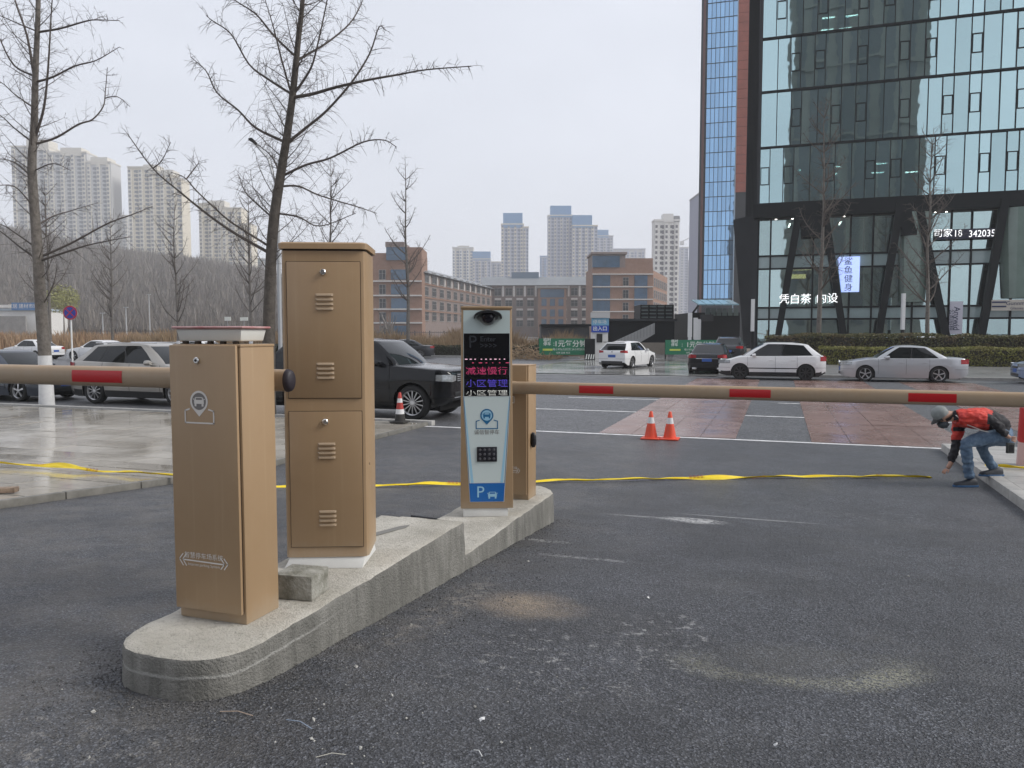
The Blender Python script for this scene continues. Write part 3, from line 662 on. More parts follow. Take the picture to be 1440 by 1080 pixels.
def make_car(name, label, loc, head, pnt, S, cat='car', group='cars in the street', wheels='five', z=-.5, plate=True, simple=False):
    """S: dimensions; local x forward, y left, z up"""
    r = empty(name, (loc[0], loc[1], z), head, label, cat, group)
    L, W, H, wb, fo, wr, gc = S['L'], S['W'], S['H'], S['wb'], S['fo'], S['wr'], S.get('gc', .17)
    xf, xr = L/2, -L/2; ax_f = xf-fo; ax_r = ax_f-wb; ar = wr*1.14
    top = [(x if x <= 1 else x, z_) for x, z_ in S['top']]          # (distance from the nose / L, height)
    topz = lambda x: interp(top, (xf-x)/L)
    botp = S.get('bot', [(0,.24),(.08,gc),(.93,gc),(1,.30)])
    def botz(x):
        zb = interp(botp, (xf-x)/L)
        for ax in (ax_f, ax_r):
            d = abs(x-ax)
            if d < ar: zb = max(zb, wr+math.sqrt(ar*ar-d*d)*1.0 + .0)
            elif d < ar+.03: pass
        return zb
    nr = S.get('nr', .62)                                            # how much the corners are rounded in plan
    def halfw(x):
        e = max(0, (abs(x)-(L/2-nr))/nr); k = S.get('kf', .30) if x > 0 else S.get('kr', .20)
        return W/2*(1 - k*e**2.6)
    xs = set([xf, xf-.015, xf-.04, xf-.09, xf-.16, xf-.25, xf-.36, xr, xr+.015, xr+.04, xr+.09, xr+.16, xr+.25])
    n = 22
    for k in range(n+1): xs.add(xf-.36-(L-.61)*k/n)
    for ax in (ax_f, ax_r):
        for k in range(13): xs.add(ax+ar*math.cos(math.pi*k/12))
        xs.add(ax+ar*1.001); xs.add(ax-ar*1.001)
    xs = sorted(xs, reverse=True); ys = [xs[0]]
    for x in xs[1:]:
        if ys[-1]-x > .004: ys.append(x)
    xs = ys
    NV = 10; crown = S.get('crown', .035)
    def sect(x):
        zb, zt, w = botz(x), topz(x), halfw(x)
        e = max(0, (abs(x)-(L/2-.12))/.12); zt2 = zt - .05*e**2; zb2 = zb + .03*e**2
        zsh = zt2-crown*1.2; pts = []
        for j in range(NV+1):
            z_ = zb2+(zsh-zb2)*j/NV; q = (z_-gc)/(max(.3, S['belt']-gc))
            f = 1 - .055*max(0, 1-q/.45)**1.5 - .045*max(0, (q-.62)/.38)**1.6
            f += .008*math.exp(-((q-.72)/.06)**2)
            pts.append((x, w*f, z_))
        yy = pts[-1][1]
        for f, c in ((.965, .45), (.88, .72), (.6, .93), (.3, .99), (0, 1.0)): pts.append((x, yy*f, zsh+(zt2-zsh)*c + .0))
        return pts
    secs = [sect(x) for x in xs]; npt = len(secs[0])
    parts = {}
    def put(tag_, P):
        parts.setdefault(tag_, MB()).quad(*P)
    def mir(P): return [(x, -y, z_) for x, y, z_ in P][::-1]
    hl, tl = S.get('hl'), S.get('tl'); clad = S.get('clad', 0)
    dx = S.get('doors', [])                                           # x fractions (from the nose) of door edges
    dxx = [xf-d*L for d in dx]
    for i in range(len(xs)-1):
        for j in range(npt-1):
            P = [secs[i][j], secs[i+1][j], secs[i+1][j+1], secs[i][j+1]]
            cx = sum(p[0] for p in P)/4; cz = sum(p[2] for p in P)/4; cy = sum(p[1] for p in P)/4
            t = 'body'
            if 0 and hl and xf-cx < hl[0] and hl[1] < cz < hl[2] and j < NV and xf-cx > hl[3]: t = 'headlight'
            elif 0 and tl and cx-xr < tl[0] and tl[1] < cz < tl[2] and j < NV and cy > tl[3]*W/2: t = 'tail_light'
            elif clad and cz < clad and j < NV: t = 'lower_trim'
            elif j < NV and cz > gc+.12:
                for a, b_ in zip(dxx, dxx[1:]):
                    if b_ < cx < a and abs(cx-ax_f) > ar*1.02 and (abs(cx-ax_r) > ar*1.02): t = 'door'
            if t in ('headlight', 'tail_light'):
                parts.setdefault(t+'_a', MB()).quad(*P); parts.setdefault(t+'_b', MB()).quad(*mir(P))
            elif t == 'door':
                k = [q for q, (a, b_) in enumerate(zip(dxx, dxx[1:])) if b_ < cx < a][0]
                parts.setdefault('door_%d_a' % k, MB()).quad(*P); parts.setdefault('door_%d_b' % k, MB()).quad(*mir(P))
            else: put(t, P); put(t, mir(P))
    for sct, fl in ((secs[0], 0), (secs[-1], 1)):                      # nose and tail faces, split so they can carry trim
        for j in range(npt-1):
            P = [sct[j], sct[j+1], (sct[j+1][0], -sct[j+1][1], sct[j+1][2]), (sct[j][0], -sct[j][1], sct[j][2])]
            cz = (sct[j][2]+sct[j+1][2])/2
            put('lower_trim' if clad and cz < clad and j < NV else 'body', P if fl else P[::-1])
    # cabin
    gl = S['cab']   # base front, roof front, roof rear, base rear as fractions of L from the nose
    bx0, rx0, rx1, bx1 = [xf-q*L for q in gl]; beltf, beltr = S['belt'], S['beltr']; wb0, wt0 = W/2*.925, W/2*S.get('tumble', .72)
    side = S['win']  # fractions along the side from the A pillar foot to the rear corner: list of (start, end)
    hs = [0, .05, .30, .6, .86, .94, 1.0]
    fr = [0, .35, .7, .88]
    cuts = sorted(set([0, 1] + [q for w_ in side for q in w_] + [.15, .4, .6, .8]))
    def ringat(h):
        hx = h**1.15; X0 = bx0+(rx0-bx0)*hx+.05*math.sin(math.pi*h); X1 = bx1+(rx1-bx1)*(h**S.get('rcurve', 1.25)); w = wb0+(wt0-wb0)*h**1.3; bow = .16*(1-.4*h); pts = []
        def zz(x): 
            u = (bx0-x)/(bx0-bx1); zb = beltf+(beltr-beltf)*max(0, min(1, u))-.015
            zr = H-.05-S.get('rdrop', .05)*max(0, (u-.40)/.60)**2-.10*max(0, (.40-u)/.40)**2
            return zb+(zr-zb)*h
        for f in fr: x = X0-bow*f*f; pts.append((x, w*f*.985, zz(x), 'F'))
        xa, xb = X0-bow-.05, X1+.07
        for c in cuts: x = xa+(xb-xa)*c; pts.append((x, w*(1-.035*abs(2*c-1)**3), zz(x), c))
        for f in fr[::-1]: x = X1+.05*f*f-.02; pts.append((x, w*f*.985, zz(x), 'R'))
        return pts
    rings = [ringat(h) for h in hs]; m_ = len(rings[0]); nf = len(fr); nc = len(cuts)
    for k in range(len(hs)-1):
        for j in range(m_-1):
            P = [rings[k][j][:3], rings[k][j+1][:3], rings[k+1][j+1][:3], rings[k+1][j][:3]]
            win = .05 <= hs[k] and hs[k+1] <= .94; t = 'body'; sd = False
            if win:
                if j < nf-1: t = 'windscreen'
                elif j >= nf+nc: t = 'rear_window'
                elif nf <= j < nf+nc-1:
                    c0, c1 = cuts[j-nf], cuts[j-nf+1]
                    for q, (a, b_) in enumerate(side):
                        if a-1e-6 <= c0 and c1 <= b_+1e-6: t = 'side_window_%d' % q; sd = True
                    if not sd and S.get('blackpillar') and side[0][0] <= c0 and c1 <= side[-1][1]: t = 'lower_trim'
            if sd: parts.setdefault(t+'_a', MB()).quad(*P); parts.setdefault(t+'_b', MB()).quad(*mir(P))
            else: put(t, P); put(t, mir(P))
    last = rings[-1]; cxm = (rx0+rx1)/2; prev = [p[:3] for p in last]
    for sc_, dz in ((.90, .022), (.66, .042), (.3, .05)):
        cur = [(cxm+(p[0]-cxm)*(1-(1-sc_)*.9), p[1]*sc_, p[2]+dz+(H-.05-p[2])*(1-sc_)*.8) for p in last]; cur = [(x, y, min(z_, H)) for x, y, z_ in cur]
        for j in range(m_-1):
            P = [prev[j], prev[j+1], cur[j+1], cur[j]]; put('body', P); put('body', mir(P))
        prev = cur
    for j in range(m_//2):
        P = [prev[j], prev[j+1], prev[m_-2-j], prev[m_-1-j]]
        if j+1 < m_-2-j: put('body', P); put('body', mir(P))
    for j in range(1):
        pass
    roofm = S.get('roofm', pnt)
    for t, b in parts.items():
        nm = t.rsplit('_', 1)[0] if t[-2:] in ('_a', '_b') else t
        nm = nm.rstrip('0123456789').rstrip('_')
        m = {'body': pnt, 'door': pnt, 'roof': roofm, 'headlight': M_lamp, 'tail_light': M_tail, 'lower_trim': M_trim}.get(nm, M_glass)
        me = bpy.data.meshes.new(nm); bm = bmesh.new()
        vs = [bm.verts.new(v) for v in b.v]
        for f in b.f:
            try: bm.faces.new([vs[q] for q in f])
            except ValueError: pass
        bmesh.ops.remove_doubles(bm, verts=bm.verts, dist=.0008); bmesh.ops.dissolve_degenerate(bm, dist=.0005, edges=bm.edges)
        bmesh.ops.recalc_face_normals(bm, faces=bm.faces)
        bm.to_mesh(me); bm.free(); me.materials.append(m); me.shade_smooth(); me.set_sharp_from_angle(angle=R(52))
        o = bpy.data.objects.new(nm, me); col.objects.link(o); o.parent = r
        if nm == 'door' and not simple:
            pass
    # lamp units that wrap round the corners, and bumper seams
    def wrap(front, ls, lf, z0, z1, off, taper=.55, n=12):
        X = xf if front else xr; sgx = 1 if front else -1; path = []
        for k in range(n+1):
            u = k/n; d = ls*(1-u)**1.6; x = X-sgx*d; path.append((x, None))
        rows = []; m = len(path)
        for k, (x, _) in enumerate(path):
            S_ = sect(x)[:NV+1]; f = k/(m-1); h0 = z0+(z1-z0)*.5*taper*(1-f)*(.6 if front else 0); h1 = z1-(z1-z0)*.25*taper*(1-f)*(0 if front else .6); row = []
            for q in range(5):
                z_ = h0+(h1-h0)*q/4; a = max([p for p in S_ if p[2] <= z_] or [S_[0]], key=lambda p: p[2]); b_ = min([p for p in S_ if p[2] >= z_] or [S_[-1]], key=lambda p: p[2])
                t = 0 if abs(b_[2]-a[2]) < 1e-6 else (z_-a[2])/(b_[2]-a[2]); row.append((x+sgx*off*f, a[1]+(b_[1]-a[1])*t+off*(1-f*.3), z_))
            rows.append(row)
        ye = rows[-1][2][1]
        for k in range(1, 5):
            y_ = ye-lf*k/4; f = k/4; g0 = z0+(z1-z0)*.12*f; g1 = z1-(z1-z0)*.18*f; rows.append([(X+sgx*(off+.004), y_, g0+(g1-g0)*q/4) for q in range(5)])
        return rows
    for sp_, fr_, nm_, mm_ in ((hl, True, 'headlight', M_lamp), (tl, False, 'tail_light', M_tail)):
        if not sp_: continue
        rows = wrap(fr_, sp_[0], S.get('lf' if fr_ else 'lr', .26), sp_[1], sp_[2], .008)
        for sg in (1, -1):
            MB().loops([[(x, sg*y, z_) for x, y, z_ in q] for q in rows], close=False, caps=False).build(nm_, mm_, r, smooth=60)
    if not simple:
        for fr_, z_ in ((True, .50), (False, .52)):
            if S.get('clad') and S['H'] > 1.7: z_ += .1
            rows = wrap(fr_, .48, .55, z_, z_+.01, .002, 0); pts = [Vector(q[2]) for q in rows]
            for sg in (1, -1): MB().tube([(p.x, sg*p.y, p.z) for p in pts], .005, 4).build('bumper_seam', M_under, r)
    # seams and handles
    if not simple:
        for sg in (1, -1):
            for q, xd in enumerate(dxx):
                P = sect(xd)[:NV+1]; b = MB()
                pts = [Vector((p[0], sg*(p[1]+.001), p[2])) for p in P if p[2] > max(gc+.1, botz(xd))]
                b.tube(pts, .005, 4).build('door_seam', M_under, r)
            for a, b_ in zip(dxx, dxx[1:]):
                xh = b_+.16; P = min(sect(xh)[:NV+1], key=lambda p: abs(p[2]-(S['belt']-.13)))
                b = MB().box(-.09,.09,-.012,.018,-.013,.013).build('door_handle', S.get('handlem', pnt), r, bevel=.006); b.location = (xh, sg*(P[1]+.006), P[2])
        for sg in (1, -1):                                              # mirrors
            b = MB(); q = []
            for k, (sc1, xo) in enumerate(((.55, .10), (.92, .05), (1, 0), (.96, -.05))):
                q.append([(xo, .10*sc1*math.cos(2*math.pi*a/12), .075*sc1*math.sin(2*math.pi*a/12)) for a in range(12)])
            b.loops(q); b.box(-.03, .01, -sg*.16 if sg > 0 else .04, -.04 if sg > 0 else .16, -.06, -.03)
            o = b.build('wing_mirror', S.get('mirm', pnt), r, smooth=50); o.location = (bx0-.30*abs(rx0-bx0)-.30, sg*(wb0+.12), S['belt']+.07)
    tm, rm, dm = wheel_meshes(wr, wheels)
    for ax in (ax_f, ax_r):
        for sg in (1, -1):
            w_ = inst('wheel', tm, r, (ax, sg*(W/2-.125), wr), 0 if sg > 0 else math.pi)
            inst('rim', rm, w_); inst('brake_disc', dm, w_)
    ub = MB().box(xr+.25, xf-.30, -W/2+.26, W/2-.26, gc-.02, .62)
    for ax in (ax_f, ax_r): ub.box(ax-ar*1.05, ax+ar*1.05, -W/2+.25, W/2-.25, gc, wr+ar*1.02)
    for a, b_ in ((ax_f-ar, ax_r+ar),): ub.box(b_+.02, a-.02, -W/2+.1, W/2-.1, gc+.01, gc+.1)
    ub.build('underbody', M_under, r)
    fz = S.get('pz', .42)
    if plate:
        MB().box(xf-.01, xf+.016, -.22, .22, fz, fz+.14).build('licence_plate', M_plate, r)
    rz = S.get('rpz', .55)
    MB().box(xr-.016, xr+.01, -.22, .22, rz, rz+.14).build('licence_plate', M_plate, r)
    for nm, x0, x1, y0, y1, z0, z1, m in S.get('extra', []):
        MB().box(x0 if x0 < x1 else x1, x1 if x1 > x0 else x0, y0, y1, z0, z1).build(nm, m, r, bevel=.006)
    return r
SEDAN = dict(L=4.55, W=1.76, H=1.46, wb=2.62, fo=.90, wr=.315, belt=.90, beltr=.95, top=[(0,.66),(.02,.75),(.10,.845),(.25,.945),(.29,.96),(.80,.98),(.88,1.0),(.97,.97),(1,.86)],
    cab=(.255,.43,.70,.855), win=[(.07,.47),(.49,.88)], doors=[.30,.52,.70], hl=(.40,.63,.78,.0), tl=(.28,.74,.93,.55), rdrop=.14, blackpillar=True,
    extra=[('grille', 2.262, 2.285, -.36, .36, .58, .66, M_trim), ('lower_grille', 2.262, 2.284, -.5, .5, .28, .38, M_trim)])
HATCH = dict(L=4.26, W=1.80, H=1.47, wb=2.63, fo=.86, wr=.32, belt=.90, beltr=.98, top=[(0,.60),(.03,.72),(.13,.82),(.27,.95),(.31,.97),(.9,1.0),(.97,1.0),(1,.96)],
    cab=(.27,.45,.86,.985), win=[(.09,.44),(.47,.80)], doors=[.32,.56,.75], hl=(.42,.62,.78,.0), tl=(.24,.84,.985,.55), rdrop=.11, rcurve=1.0, blackpillar=True, rpz=.60, kr=.14,
    extra=[('grille', 2.115, 2.145, -.5, .5, .64, .70, M_trim), ('rear_diffuser', -2.15, -2.11, -.62, .62, .24, .40, M_trim), ('badge', -2.145, -2.12, -.045, .045, .86, .95, M_bright), ('roof_spoiler', -2.02, -1.70, -.56, .56, 1.40, 1.435, M_trim)])
MPV = dict(L=4.22, W=1.78, H=1.57, wb=2.58, fo=.88, wr=.325, belt=.95, beltr=1.00, top=[(0,.66),(.03,.76),(.10,.86),(.20,.98),(.25,1.0),(.9,1.04),(.97,1.03),(1,.96)],
    cab=(.205,.43,.84,.975), win=[(.05,.46),(.475,.90)], doors=[.28,.54,.74], hl=(.48,.66,.82,.0), tl=(.22,.80,1.0,.5), rdrop=.15, rcurve=1.1, clad=.34, blackpillar=True,
    extra=[('side_strip', -1.05, 1.0, .882, .897, .47, .51, M_trim), ('side_strip', -1.05, 1.0, -.897, -.882, .47, .51, M_trim), ('roof_rail', -1.1, .55, .55, .58, 1.555, 1.585, M_trim), ('roof_rail', -1.1, .55, -.58, -.55, 1.555, 1.585, M_trim), ('grille', 2.09, 2.12, -.42, .42, .60, .70, M_trim)])
SUV = dict(L=4.71, W=1.84, H=1.68, wb=2.79, fo=.92, wr=.355, gc=.20, belt=1.08, beltr=1.16, top=[(0,.72),(.03,.84),(.10,.98),(.24,1.10),(.28,1.13),(.9,1.20),(.97,1.19),(1,1.10)],
    cab=(.255,.42,.84,.97), win=[(.09,.38),(.40,.68),(.70,.90)], doors=[.30,.52,.72], hl=(.5,.82,.97,.0), tl=(.3,.98,1.14,.5), rdrop=.09, rcurve=1.0, clad=.36, kr=.2, blackpillar=True, rpz=.75,
    extra=[('grille', 2.33, 2.36, -.55, .55, .80, .93, M_trim), ('roof_rail', -1.5, .6, .60, .63, 1.655, 1.69, M_bright), ('roof_rail', -1.5, .6, -.63, -.60, 1.655, 1.69, M_bright)])
RR = dict(L=5.0, W=1.98, H=1.83, wb=2.92, fo=.88, wr=.40, gc=.24, belt=1.20, beltr=1.24, top=[(0,1.08),(.012,1.125),(.05,1.16),(.20,1.215),(.26,1.24),(.9,1.28),(.97,1.28),(1,1.2)], nr=.55, kf=.24, crown=.03,
    cab=(.235,.365,.86,.975), win=[(.09,.36),(.39,.70),(.72,.93)], doors=[.285,.50,.72], hl=(.30,.87,1.03,.0), lf=.20, tl=(.2,1.0,1.25,.6), rdrop=.05, rcurve=1.0, bot=[(0,.42),(.03,.36),(.10,.27),(.93,.26),(1,.36)], pz=.66, rpz=.8, blackpillar=True, tumble=.76,
    extra=[('grille', 2.49, 2.515, -.50, .50, .86, 1.05, M_rimd)] + [('grille_bar', 2.51, 2.525, -.50, .50, .872+k*.045, .892+k*.045, M_bright) for k in range(4)] +
          [('bumper_strip', 2.44, 2.512, -.62, .62, .50, .525, M_bright), ('air_intake', 2.49, 2.512, -.6, .6, .54, .64, M_trim), ('hood_lip', 2.36, 2.47, -.55, .55, 1.085, 1.10, M_rimd)])
BIGSED = dict(SEDAN, L=4.95, W=1.87, H=1.45, wb=2.95, fo=.93, wr=.34, tl=(.3,.78,.95,.35), rpz=.62, extra=[('exhaust', -2.5, -2.44, -.66, -.46, .26, .34, M_bright), ('exhaust', -2.5, -2.44, .46, .66, .26, .34, M_bright), ('boot_strip', -2.485, -2.46, -.5, .5, .74, .77, M_bright)])
P_white = paint('white', (.72,.72,.72)); P_silver = paint('silver', (.47,.48,.50), .45, .32); P_black = mat('car paint black', (.004,.0045,.006), .12, 0, .35, coat=.15)
P_grey = paint('warm silver', (.38,.36,.33), .5, .3); P_navy = paint('dark slate', (.055,.065,.085), .3, .25); P_blue = paint('pale blue', (.25,.31,.45), .4, .3); P_dark = paint('graphite', (.035,.037,.042), .3, .25)
G = 'cars queueing and parked along the street'
make_car('parked_car', 'black luxury off-roader with bright grille beside the striped cone', (-9.28, 16.40), R(0), P_black, RR, 'car', G, 'many')
make_car('parked_car', 'warm silver off-roader parked behind the left barrier arm', (-16.45, 17.25), R(0), P_grey, SUV, 'car', G, 'ten')
make_car('parked_car', 'dark slate sedan cut off by the frame edge behind the left arm', (-21.75, 17.0), R(0), P_navy, SEDAN, 'car', G, 'five')
make_car('parked_car', 'silver sedan at the far kerb in front of the clipped hedge', (4.66, 34.75), R(180), P_silver, SEDAN, 'car', G, 'five')
make_car('parked_car', 'white compact car with black sills and dark wheels at far kerb', (-.30, 34.55), R(180), P_white, MPV, 'car', G, 'dark')
make_car('parked_car', 'pale blue sedan cut off by the frame edge beyond the right arm', (11.0, 35.0), R(180), P_blue, SEDAN, 'car', G, 'five')
make_car('parked_car', 'white hatchback seen from behind turning into the parking entrance', (-8.0, 43.3), R(76), P_white, HATCH, 'car', G, 'five', z=-.47)
make_car('parked_car', 'black executive sedan seen from behind next to white compact car', (-3.15, 39.3), R(90), P_black, BIGSED, 'car', G, 'ten', z=-.5)
make_car('parked_car', 'graphite sedan with lit red tail in front of dry reeds', (-27.6, 54.0), R(205), P_dark, BIGSED, 'car', G, 'ten')
make_car('parked_car', 'white sedan beyond the silver off-roader, left of the round sign', (-44.9, 42.0), R(180), P_white, BIGSED, 'car', G, 'five')
make_car('parked_car', 'white sedan at the frame edge behind the dark slate one', (-52.5, 43.0), R(180), P_white, SEDAN, 'car', G, 'five')
make_car('parked_car', 'white sedan roof showing just above the nearest cabinet tray', (-36.5, 42.0), R(180), P_white, SEDAN, 'car', G, 'five', simple=True)
make_car('parked_car', 'black off-roader seen from behind between pavilion and hedge', (-2.9, 50.5), R(90), P_dark, SUV, 'car', G, 'ten', z=-.47)
for k, (x, y, pn, sp, lb) in enumerate(((.3, 56.5, P_white, SUV, 'white van-like car roof behind the left end of the hedge'), (6.0, 57.5, P_silver, SEDAN, 'silver car roof between the two street trees behind hedge'), (9.1, 56.6, P_white, SUV, 'white car roof behind hedge just before the second street tree'),
        (11.6, 57.2, P_silver, SEDAN, 'silver car roof behind hedge right of the second street tree'), (13.6, 57.6, P_white, SEDAN, 'white car roof behind hedge under the banner'), (16.6, 57.0, P_dark, SUV, 'dark car roof behind hedge under the cream shop sign'))):
    make_car('parked_car', lb, (x, y), R(90), pn, sp, 'car', 'cars behind the hedge', 'five', z=-.40, simple=True)

# ================================================================== cones, bollard, tape, person
M_cone = mat('orange red cone plastic', (.72,.075,.03), .45, var=.08); M_refl = mat('white reflective band', (.70,.70,.70), .4, var=.06)
def cone(label, loc, h, group, m_main, bands, base_m, rb):
    r = empty('traffic_cone', loc, 0, label, 'traffic cone', group)
    MB().box(-rb*1.35, rb*1.35, -rb*1.35, rb*1.35, 0, h*.06).build('base', base_m, r, bevel=.012)
    rad = lambda z: rb - (rb-.028)*(z/h)
    for z0, z1, m, nm in bands:
        z0 *= h; z1 *= h; cp_ = [(rad(z0), z0), (rad(z1), z1)]
        if z1 >= h*.999: cp_ += [(rad(z1)*.7, z1+.012), (.0001, z1+.014)]
        MB().lathe(cp_, 28).build(nm, m, r, smooth=40)
    return r
for lb, x, y in (('orange cone with white collar, left one of two by the crossing', -2.20, 14.25), ('orange cone with white collar, right one of two by the crossing', -1.86, 14.28)):
    cone(lb, (x, y, -.498), .50, 'orange cones by the crossing', M_cone, [(.05,.58,M_cone,'cone_body'), (.58,.80,M_refl,'white_collar'), (.80,1,M_cone,'cone_tip')], M_cone, .125)
M_rcone = mat('dull red cone film', (.42,.04,.03), .5, var=.15); M_blk = mat('dirty black rubber', (.03,.028,.026), .8)
cone('striped red and white cone with black foot beside the off-roader', (-7.42, 14.40, -.415), .62, 'striped cone', M_rcone,
     [(.05,.30,M_blk,'cone_foot'), (.30,.46,M_refl,'white_band'), (.46,.68,M_rcone,'red_band'), (.68,.82,M_refl,'white_band'), (.82,1,M_rcone,'cone_tip')], M_blk, .12)
bo = empty('bollard', (3.30, 12.45, -.387), 0, 'red plastic post at the frame edge behind the crouching man', 'post')
MB().lathe([(.13,0),(.12,.30),(.115,.32)], 20).build('pale_foot', mat('pale pink plastic', (.55,.36,.33), .5), bo, smooth=40)
MB().lathe([(.115,.32),(.13,.34),(.115,.80),(.07,.84),(0.001,.85)], 20).build('red_sleeve', mat('red plastic', (.50,.03,.03), .45), bo, smooth=40)

# caution tape lying across the lanes
M_tape = mat('yellow tape', (.86,.62,.01), .35, c2=(.90,.70,.03), vscale=7); M_tapetxt = mat('tape lettering', (.35,.06,.01), .6)
def ribbon(name, pts, label, zoff=.008, w=.068, seed=1, group='caution tape', texts=()):
    rg = random.Random(seed); r = empty(name, (pts[0][0], pts[0][1], 0), 0, label, 'caution tape', group); b = MB(); N = 14; P = []
    for (a, c) in zip(pts, pts[1:]):
        for k in range(N): P.append(Vector(a).lerp(Vector(c), k/N))
    P.append(Vector(pts[-1])); prev = None; ph = rg.uniform(0, 6); rows = []
    for k, p in enumerate(P):
        d = (P[min(k+1, len(P)-1)]-P[max(k-1, 0)]).normalized(); nn = Vector((-d.y, d.x, 0))
        tw = .5*math.sin(k*.33+ph)+.35*math.sin(k*.13+ph*2)
        ht = .010*(1+math.sin(k*.21+ph)); wd = w*(.55+.45*math.cos(k*.29+ph)**2)
        ax_ = nn*math.cos(tw)+Vector((0,0,1))*math.sin(tw)
        base = Vector((p.x, p.y, p.z+zoff+ht+abs(math.sin(tw))*wd*.5)) + nn*.02*math.sin(k*.4)
        rows.append([base+ax_*wd*(j/4-.5)+Vector((0,0,.012*math.sin(j*2.0+k*.5))) for j in range(5)])
    rows = [[v-Vector((pts[0][0], pts[0][1], 0)) for v in q] for q in rows]
    b.loops(rows, close=False, caps=False).build('tape_band', M_tape, r, smooth=70, fix=False)
    for k in range(6, len(rows)-6, 9):
        q0, q1 = rows[k], rows[k+2]; u = (q1[2]-q0[2]).normalized(); v = (q0[3]-q0[1]).normalized(); n_ = u.cross(v).normalized()
        if n_.y > 0 and abs(n_.z) < .5: n_ = -n_
        bb = MB()
        for c in range(4):
            o = q0[2]+u*(c*.05)+n_*.004
            for (x0, x1, y0, y1) in ((0,.032,.014,.018),(0,.032,-.018,-.014),(.013,.018,-.018,.018),(0,.005,-.01,.01),(.027,.032,-.01,.01)):
                bb.quad(o+u*x0+v*y0, o+u*x1+v*y0, o+u*x1+v*y1, o+u*x0+v*y1)
        bb.build('tape_lettering', M_tapetxt, r, fix=False)
    return r
zz = lambda x, y: zg(y)+(.095 if x < -6.4 else (.12 if x > 2.58 else 0))
def tp(*q): return [(x, y, zz(x, y)) for x, y in q]
ribbon('caution_tape', tp((-13.5,6.9),(-11.2,7.15),(-9.56,7.3),(-8.2,7.4),(-6.88,7.45),(-5.9,7.75),(-4.7,8.45),(-3.8,9.0),(-2.93,9.55),(-1.6,10.15),(-.4,10.75),(.9,11.2),(1.96,11.62)), 'long yellow caution tape lying across the lane behind the cabinets', seed=3)
ribbon('caution_tape', tp((2.68,11.95),(3.3,12.05),(4.2,12.35),(6,12.8)), 'short yellow caution tape on the pavement behind the crouching man', seed=7)
wd_ = MB().box(-.32,.32,-.06,.06,0,.05).build('wooden_plank', mat('split wood', (.10,.07,.05), .8, c2=(.30,.22,.16), vscale=12), bevel=.004)
wd_.location = (-7.55, 5.55, zg(5.55)+.077); wd_.rotation_euler = (R(-2), 0, R(30)); tag(wd_, 'short split plank lying on the plaza at the frame edge', 'plank')
rb_ = MB().tube([(-2.75,6.35,zg(6.35)+.012),(-2.98,6.55,zg(6.5)+.014),(-3.3,6.62,zg(6.6)+.012)], .012, 6).build('cable_end', M_black, smooth=60); tag(rb_, 'short black cable end lying behind the island', 'cable')

# ---- the man crouching to lay the tape
def skin_mesh(name, m, parent, verts, edges, sub=2, root=0, fold=0):
    me = bpy.data.meshes.new(name); me.from_pydata([v[:3] for v in verts], edges, []); me.update()
    o = bpy.data.objects.new(name, me); col.objects.link(o)
    md = o.modifiers.new('s', 'SKIN'); md.use_smooth_shade = True
    for k, v in enumerate(verts):
        rr = v[3] if hasattr(v[3], '__len__') else (v[3], v[3])
        me.skin_vertices[0].data[k].radius = rr; me.skin_vertices[0].data[k].use_root = (k == root)
    s2 = o.modifiers.new('d', 'SUBSURF'); s2.levels = sub; s2.render_levels = sub
    dg = bpy.context.evaluated_depsgraph_get(); nm = bpy.data.meshes.new_from_object(o.evaluated_get(dg)); bpy.data.objects.remove(o); bpy.data.meshes.remove(me)
    if fold:
        from mathutils import noise as mnz
        nm.update(); vn = [v.normal.copy() for v in nm.vertices]
        for v, n_ in zip(nm.vertices, vn):
            p = v.co; v.co = p + n_*fold*(mnz.noise(Vector((p.x*9, p.y*9, p.z*22)))+.6*mnz.noise(Vector((p.x*24+5, p.y*20, p.z*30))))
    nm.materials.clear(); nm.materials.append(m); nm.shade_smooth()
    q = bpy.data.objects.new(name, nm); col.objects.link(q); q.parent = parent; return q
PY = 9.85
man = empty('person', tuple(cw(6.10, PY, -.44)), YAW, 'man in red and black jacket, jeans and cap crouching over the tape end', 'person')
k_ = FPX/PY
def mp_(px, py, dy=0.0):                    # local metres: right, ahead, up from the man's base
    return ((px-720)/k_*(1+dy/PY)-6.10, dy, (HC-(py-468)/k_*(1+dy/PY)) + .44)
M_skin = mat('skin', (.42,.24,.17), .55); M_denim = mat('denim', (.045,.085,.15), .85, c2=(.14,.21,.29), vscale=11, bump=1.0, bscale=16); M_jred = mat('red jacket cloth', (.70,.06,.035), .7, c2=(.42,.018,.015), vscale=12, bump=1.0, bscale=13)
M_jblk = mat('black jacket cloth', (.012,.011,.015), .75, bump=1.0, bscale=13); M_cap = mat('grey cap cloth', (.22,.24,.235), .8, var=.15, vscale=20); M_mask = mat('dark face mask', (.06,.07,.08), .8)
M_shoe = mat('dark shoe', (.018,.022,.03), .6); M_sole = mat('blue sole', (.03,.10,.22), .5)
hd = mp_(1331, 588); V = []; 
body = [(*mp_(1415,604), (.09,.08)), (*mp_(1390,594), (.10,.08)), (*mp_(1362,590), (.11,.08)), (*mp_(1345,585), (.065,.06)), (*mp_(1337,585), (.062,.075)), (*mp_(1329,587), (.085,.092)), (*mp_(1322,590), (.06,.07)),
    (*mp_(1352,597,.14), (.04,.04)), (*mp_(1349,625,.10), (.038,.038)), (*mp_(1343,652,0), (.032,.03)), (*mp_(1338,661,0), (.034,.02)),
    (*mp_(1357,590,-.15), (.04,.04)), (*mp_(1398,590,-.25), (.04,.04)), (*mp_(1418,612,-.22), (.032,.03)), (*mp_(1426,617,-.22), (.034,.02))]
